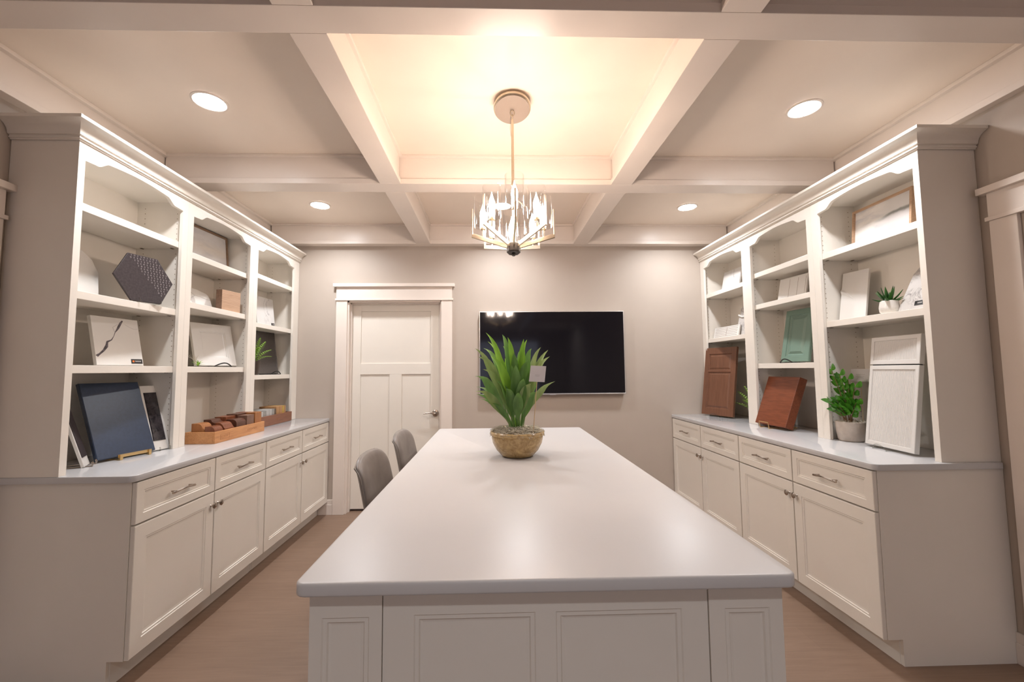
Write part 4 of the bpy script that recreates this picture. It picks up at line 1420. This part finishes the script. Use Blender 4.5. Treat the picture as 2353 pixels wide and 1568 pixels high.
stems = [((-0.075, 0.034, 0.435), 10), ((-0.06, -0.012, 0.405), 8), ((-0.040, -0.050, 0.385), 7), ((-0.030, -0.085, 0.335), 6), ((-0.115, 0.020, 0.245), 7), ((-0.09, -0.010, 0.255), 7), ((-0.095, -0.035, 0.215), 7), ((-0.03, -0.085, 0.24), 7), ((-0.07, -0.045, 0.26), 7), ((0.02, 0.03, 0.28), 7), ((-0.10, 0.01, 0.19), 6), ((-0.05, -0.09, 0.20), 5)]
for (tx, ty, tz), nl in stems:
    st = MB()
    lf = MB()
    base = Vector((tx * 0.25 + random.uniform(-.01, .01), ty * 0.25, 0.108))
    tip = Vector((tx, ty, tz))
    mid = Vector((tx * 0.35, ty * 0.35, (0.108 + tz) * 0.55))
    pts = [base.lerp(mid, q).lerp(mid.lerp(tip, q), q) for q in [i / 12 for i in range(13)]]
    st.tube(pts, [0.0034 - 0.002 * i / 12 for i in range(13)], 6)
    so = st.build('stem', M['brownstem'], p, smooth=True)
    for k in range(nl):
        i = int(12 - k * 8 / nl)
        fwd = (pts[i] - pts[max(i - 1, 0)]).normalized()
        sd = Vector((0.25, 1, 0)) if k % 2 else Vector((0.25, -1, 0))
        L = 0.060 + random.uniform(-0.010, 0.010)
        q = pts[i]
        tp = q + (sd.normalized() * 0.75 + fwd * 0.65 + Vector((-0.25, 0, random.uniform(-.1, .1)))).normalized() * L
        lf.leaf(q, tp, 0.034, 0.08, 7, 0.5, side=tuple((fwd + Vector((0, 0, 0.4))).normalized()))
    lf.build('leaves', M['zz'], so, smooth=True)
card = empty('note_card', (2.322, 2.598, 1.278), -PI / 2 , 'white printed note card on a pick behind the leafy green plant', 'card')
MB().box(-0.066, 0.066, -0.0008, 0.0008, 0, 0.080).build('card_sheet', M['card'], card)
t = MB()
for k in range(3):
    t.box(-0.03 + 0.004 * k, 0.036 - 0.006 * k, -0.0011, -0.0008, 0.045 - 0.011 * k, 0.0465 - 0.011 * k)
t.build('card_print', M['print'], card)
MB().tube([(0, 0.002, 0.03), (0, 0.002, -0.26)], 0.0015, 6).build('pick', M['skewer'], card, smooth=True)
card.location.z = 1.278
# ---- right bookcase, middle bay ----
s = sample('block_sample', 'thick cherry brown sample block leaning on a brass wire easel on the right worktop', 'wood sample', 2.093, 3.158, 0.917, 182, 20, 0.062)
MB().box(-0.165, 0.165, 0, 0.062, 0, 0.386).build('block_body', M['cherry'], s, bevel=0.003)
easel('brass wire easel under the cherry brown sample block', 2.090, 3.175, CT, 182, 0.10, M['brass'], 'loop', 20, 0.20, 0.20)
s = sample('door_sample', 'sage green raised panel sample door on the right middle shelf', 'door sample', 2.235, 3.052, 1.410, 186, 11, 0.022)
MB().rings(-0.132, 0.120, 0, 0.402, [(0, 0.004), (0.004, 0.0), (0.040, 0.0), (0.043, 0.005), (0.050, 0.005), (0.056, 0.010), (0.062, 0.010), (0.078, 0.003), (0.085, 0.003)], 0.022).build('door_panel', M['green'], s)
easel('black arched easel under the sage green sample door', 2.222, 3.092, 1.404, 186, 0.115, M['black_metal'], 'arch', 11, 0.09)
s = sample('tile_sample', 'white tile board with three vertical grooves on the right middle upper shelf', 'tile sample', 2.262, 3.090, 1.882, 188, 12, 0.012)
MB().box(-0.125, 0.125, 0, 0.012, 0, 0.182).build('board', M['pale'], s, bevel=0.001)
t = MB()
for x in (-0.03, 0.045, 0.112):
    t.box(x, x + 0.0022, -0.0003, 0.0001, 0.012, 0.165)
t.box(-0.10, 0.112, -0.0003, 0.0001, 0.010, 0.0125)
t.build('groove', M['grout'], s)
# ---- right bookcase, far bay ----
s = sample('marble_sample', 'white marble sample with pale grey veins on the top far right shelf', 'stone sample', 2.255, 3.885, 2.108, 183, 12, 0.014)
MB().box(-0.132, 0.132, 0, 0.014, 0, 0.200).build('slab', M['whitemarble'], s, bevel=0.001)
s = sample('tile_sample', 'white tile board with brown brick pattern lines on the far right shelf', 'tile sample', 2.205, 3.905, 1.660, 182, 13, 0.012)
MB().box(-0.20, 0.20, 0, 0.012, 0, 0.105).build('board', M['pale'], s, bevel=0.001)
t = MB()
for k in range(6):
    z = 0.012 + k * 0.016
    t.box(-0.175, 0.175, -0.0004, 0.0001, z, z + 0.0028)
t.box(0.005, 0.0085, -0.0006, 0.0001, 0.012, 0.092)
t.build('grout_lines', M['grout'], s)
s = sample('tile_sample', 'pale grey shaped stone piece with round top on the far right shelf', 'stone sample', 2.240, 3.700, 1.660, 186, 8, 0.018)
MB().prism([(-0.075, 0.0), (0.09, 0), (0.09, 0.27), (-0.010, 0.27), (-0.034, 0.250), (-0.036, 0.205), (-0.034, 0.195), (-0.05, 0.19)], 0, 0.018).build('slab', M['greymarble'], s, bevel=0.001)
MB().prism([(-0.055, 0.186), (-0.010, 0.166), (0.09, 0.166), (0.09, 0.176), (-0.008, 0.176), (-0.052, 0.197)], -0.010, 0).build('white_edge', M['pale'], s)
s = sample('door_sample', 'cocoa brown two panel sample door standing at the far right worktop', 'door sample', 2.100, 3.925, 0.925, 198, 8, 0.022)
W_, H_ = 0.36, 0.645
m = framed(-W_ / 2, W_ / 2, 0, H_, [], 0, 0.022)
m = MB()
a0, a1 = -W_ / 2 + 0.045, W_ / 2 - 0.050
for x0, x1, z0, z1 in ((-W_ / 2, a0, 0, H_), (a1, W_ / 2, 0, H_), (a0, a1, 0, 0.062), (a0, a1, H_ - 0.060, H_), (a0, a1, 0.410, 0.425)):
    m.box(x0, x1, 0, 0.022, z0, z1)
for z0, z1 in ((0.062, 0.410), (0.425, H_ - 0.060)):
    m.rings(a0, a1, z0, z1, [(0.0, 0.0), (0.004, 0.006), (0.012, 0.007), (0.026, 0.002), (0.03, 0.002)], 0.0215)
m.build('door_panel', M['brown'], s)
easel('clear easel under the cocoa brown sample door', 2.105, 3.935, CT, 198, 0.13, M['acrylic'], 'arch', 8, 0.07)
fern((2.265, 3.590, CT + 0.0005), 'small bright green fern peeking from behind the right bookcase frame',
     [(-0.02, 0.30, 0.135), (-0.02, 0.20, 0.235), (-0.01, 0.12, 0.28), (0.0, 0.16, 0.165), (0.02, -0.06, 0.26), (0.03, 0.02, 0.30)], M['darkpot'], 0.045, 0.085, M['fern'])

# ------------------------------------------------------------------ centrepiece plant on the island
BXc, BYc = 0.130, 2.265
pl = empty('potted_plant', (BXc, BYc, CT + 0.0005), 0, 'large strappy green plant in an amber glass bowl on the island', 'plant')
MB().lathe([(0.0, 0.0), (0.072, 0.0), (0.085, 0.006), (0.112, 0.035), (0.131, 0.072), (0.137, 0.102), (0.136, 0.108), (0.143, 0.112), (0.144, 0.126), (0.140, 0.131), (0.133, 0.131), (0.131, 0.122), (0.0, 0.118)], seg=56, cap=False).build('bowl', M['bowl'], pl, smooth=True)
m = MB()
for k in range(760):
    a, r_ = random.uniform(0, 2 * PI), 0.135 * math.sqrt(random.random())
    b_ = random.uniform(0, 2 * PI)
    z0 = 0.124 + 0.020 * (1 - (r_ / 0.135) ** 2)
    p0 = Vector((r_ * math.cos(a), r_ * math.sin(a), z0))
    L = random.uniform(0.03, 0.075)
    p2 = p0 + Vector((math.cos(b_), math.sin(b_), 0)) * L
    rr = math.hypot(p2.x, p2.y)
    p2.z = z0 + random.uniform(-0.004, 0.012)
    if rr > 0.14:
        p2.x *= 0.146 / rr; p2.y *= 0.146 / rr
        p2.z = random.uniform(0.105, 0.14)
    mid = (p0 + p2) / 2 + Vector((random.uniform(-.012, .012), random.uniform(-.012, .012), random.uniform(0.004, 0.024)))
    pts = [p0.lerp(mid, q).lerp(mid.lerp(p2, q), q) for q in (0, .25, .5, .75, 1)]
    m.tube(pts, 0.0011, 3)
mo = m.build('moss', M['moss'], pl, smooth=True)
MB().lathe([(0.0, 0.138), (0.07, 0.134), (0.128, 0.120), (0.128, 0.112), (0.0, 0.112)], seg=32, cap=False).build('moss_bed', plain('moss_bed', (0.30, 0.24, 0.17), 0.9, var=0.4, vscale=90), pl, smooth=True)
# leaves: tip (x, z above table), bend, width, tone; front/back offset
tips = [(-0.165, 0.655, .10, .040, 'A', -.05), (-0.155, 0.612, .06, .050, 'A', .02), (-0.225, 0.575, .10, .042, 'C', .04), (-0.180, 0.578, .10, .044, 'B', .08), (-0.205, 0.525, .12, .046, 'C', -.02),
        (-0.180, 0.460, .12, .056, 'C', -.07), (-0.225, 0.425, .12, .060, 'B', -.02), (-0.222, 0.365, .14, .044, 'B', .05), (-0.222, 0.345, .12, .050, 'C', -.06), (-0.220, 0.322, .10, .030, 'B', .09),
        (-0.075, 0.650, -.10, .040, 'B', .03), (-0.048, 0.630, -.02, .046, 'A', -.03), (-0.070, 0.588, .05, .044, 'A', .06), (-0.015, 0.545, .06, .050, 'B', -.02), (0.040, 0.622, -.05, .046, 'A', .00),
        (0.056, 0.617, -.04, .040, 'A', -.03), (0.085, 0.572, -.06, .044, 'B', .04), (0.175, 0.563, .10, .044, 'C', .02), (0.175, 0.525, -.03, .048, 'C', -.04), (0.208, 0.392, .08, .046, 'C', .00),
        (-0.140, 0.530, .08, .066, 'A', -.08), (-0.010, 0.480, .05, .060, 'B', -.09), (0.030, 0.410, .02, .060, 'B', -.10), (-0.030, 0.482, .03, .052, 'B', -.06), (0.060, 0.500, -.02, .048, 'B', -.05),
        (0.120, 0.500, -.03, .044, 'B', .07), (0.070, 0.385, .06, .060, 'C', -.09), (0.125, 0.455, .05, .048, 'B', .05), (-0.195, 0.300, .14, .036, 'B', .02), (-0.160, 0.280, .14, .030, 'B', -.05),
        (-0.100, 0.480, .05, .050, 'B', .08), (-0.060, 0.520, .05, .052, 'A', .10), (0.020, 0.560, .03, .050, 'B', .09), (0.150, 0.430, .05, .046, 'B', .09), (-0.110, 0.400, .08, .060, 'B', -.09),
        (-0.06, 0.36, .05, .056, 'B', -.10), (0.10, 0.34, .06, .050, 'B', -.06), (-0.13, 0.36, .08, .052, 'B', .09), (0.00, 0.34, .03, .058, 'B', -.11), (0.14, 0.58, .05, .040, 'C', .06)]
def strap_leaf(m, base, tip, wd, i):
    """slim stalk widening to a lance blade that arcs outwards and droops at the tip"""
    rnd = random.Random(100 + i)
    out = Vector((tip.x - base.x, tip.y - base.y, 0))
    ctrl = base + Vector((out.x * 0.28, out.y * 0.28, (tip.z - base.z) * rnd.uniform(0.55, 0.72)))
    droop = rnd.uniform(0.0, 0.030)
    top = tip + Vector((-out.x * 0.10, -out.y * 0.10, droop))
    n = 18
    pts = []
    for k in range(n + 1):
        t = k / n
        p = base * (1 - t) ** 2 + ctrl * 2 * t * (1 - t) + top * t * t
        if t > 0.8:
            q = (t - 0.8) / 0.2
            p = p + (tip - top) * q * q
        pts.append(p)
    side0 = Vector((1, rnd.uniform(-0.9, 0.9), 0)).normalized()
    tw = rnd.uniform(-0.5, 0.5)
    vs, fs = [], []
    for k, p in enumerate(pts):
        t = k / n
        tg = (pts[min(k + 1, n)] - pts[max(k - 1, 0)]).normalized()
        sd = (side0 + Vector((0, tw * t, 0)))
        sd = (sd - tg * sd.dot(tg)).normalized()
        nr = tg.cross(sd)
        q = max(0.0, (t - 0.26) / 0.74)
        w = wd * 0.46 * ((math.sin(PI * q ** 1.15) ** 0.9) * (1 - 0.25 * q) * 1.12 if 0 < q < 1 else 0) + 0.0034 * (1 - t)
        w *= 1 + 0.05 * math.sin(9 * t + i)
        rip = 0.10 * w * math.sin(14 * t + i * 1.7)
        vs += [tuple(p - sd * w - nr * (w * 0.35 + rip)), tuple(p - sd * w * 0.5 - nr * w * 0.12), tuple(p), tuple(p + sd * w * 0.5 - nr * w * 0.12), tuple(p + sd * w - nr * (w * 0.35 - rip))]
    for k in range(n):
        a_, b_ = 5 * k, 5 * k + 5
        fs += [(a_ + c, a_ + c + 1, b_ + c + 1, b_ + c) for c in range(4)]
    m.add(vs, fs)
for i, (tx, tz, bd, wd, tone, ty) in enumerate(tips):
    m = MB()
    bx_, by_ = 0.10 * tx + random.uniform(-.012, .012), 0.20 * ty + random.uniform(-.01, .01)
    strap_leaf(m, Vector((bx_, by_, 0.125)), Vector((tx, ty, tz)), wd, i)
    m.build('leaf', M['leaf' + tone], pl, smooth=True)
cp = empty('note_card', (BXc + 0.088, BYc - 0.082, CT + 0.125), 0, 'small white gift card on a bamboo pick stuck in the amber bowl', 'card')
MB().tube([(-0.010, 0.004, 0.0), (0.0, 0, 0.12), (0.014, 0, 0.290)], 0.0019, 8).build('pick', M['skewer'], cp, smooth=True)
m = MB()
m.T = Matrix.Translation((0.014, -0.003, 0.268)) @ Matrix.Rotation(R(3), 4, 'Y')
m.prism([(-0.044, 0.0), (0.038, 0.0), (0.043, 0.083), (-0.037, 0.083)], -0.0006, 0.0006)
m.build('card_sheet', M['card'], cp)
m = MB()
m.T = Matrix.Translation((0.014, -0.003, 0.268)) @ Matrix.Rotation(R(3), 4, 'Y')
for k in range(2):
    for j in range(6 - k):
        a = -0.013 + 0.0042 * j + k * 0.002
        m.box(a, a + 0.003, -0.0010, -0.0006, 0.034 - 0.006 * k, 0.0354 - 0.006 * k)
m.build('card_print', M['print'], cp)
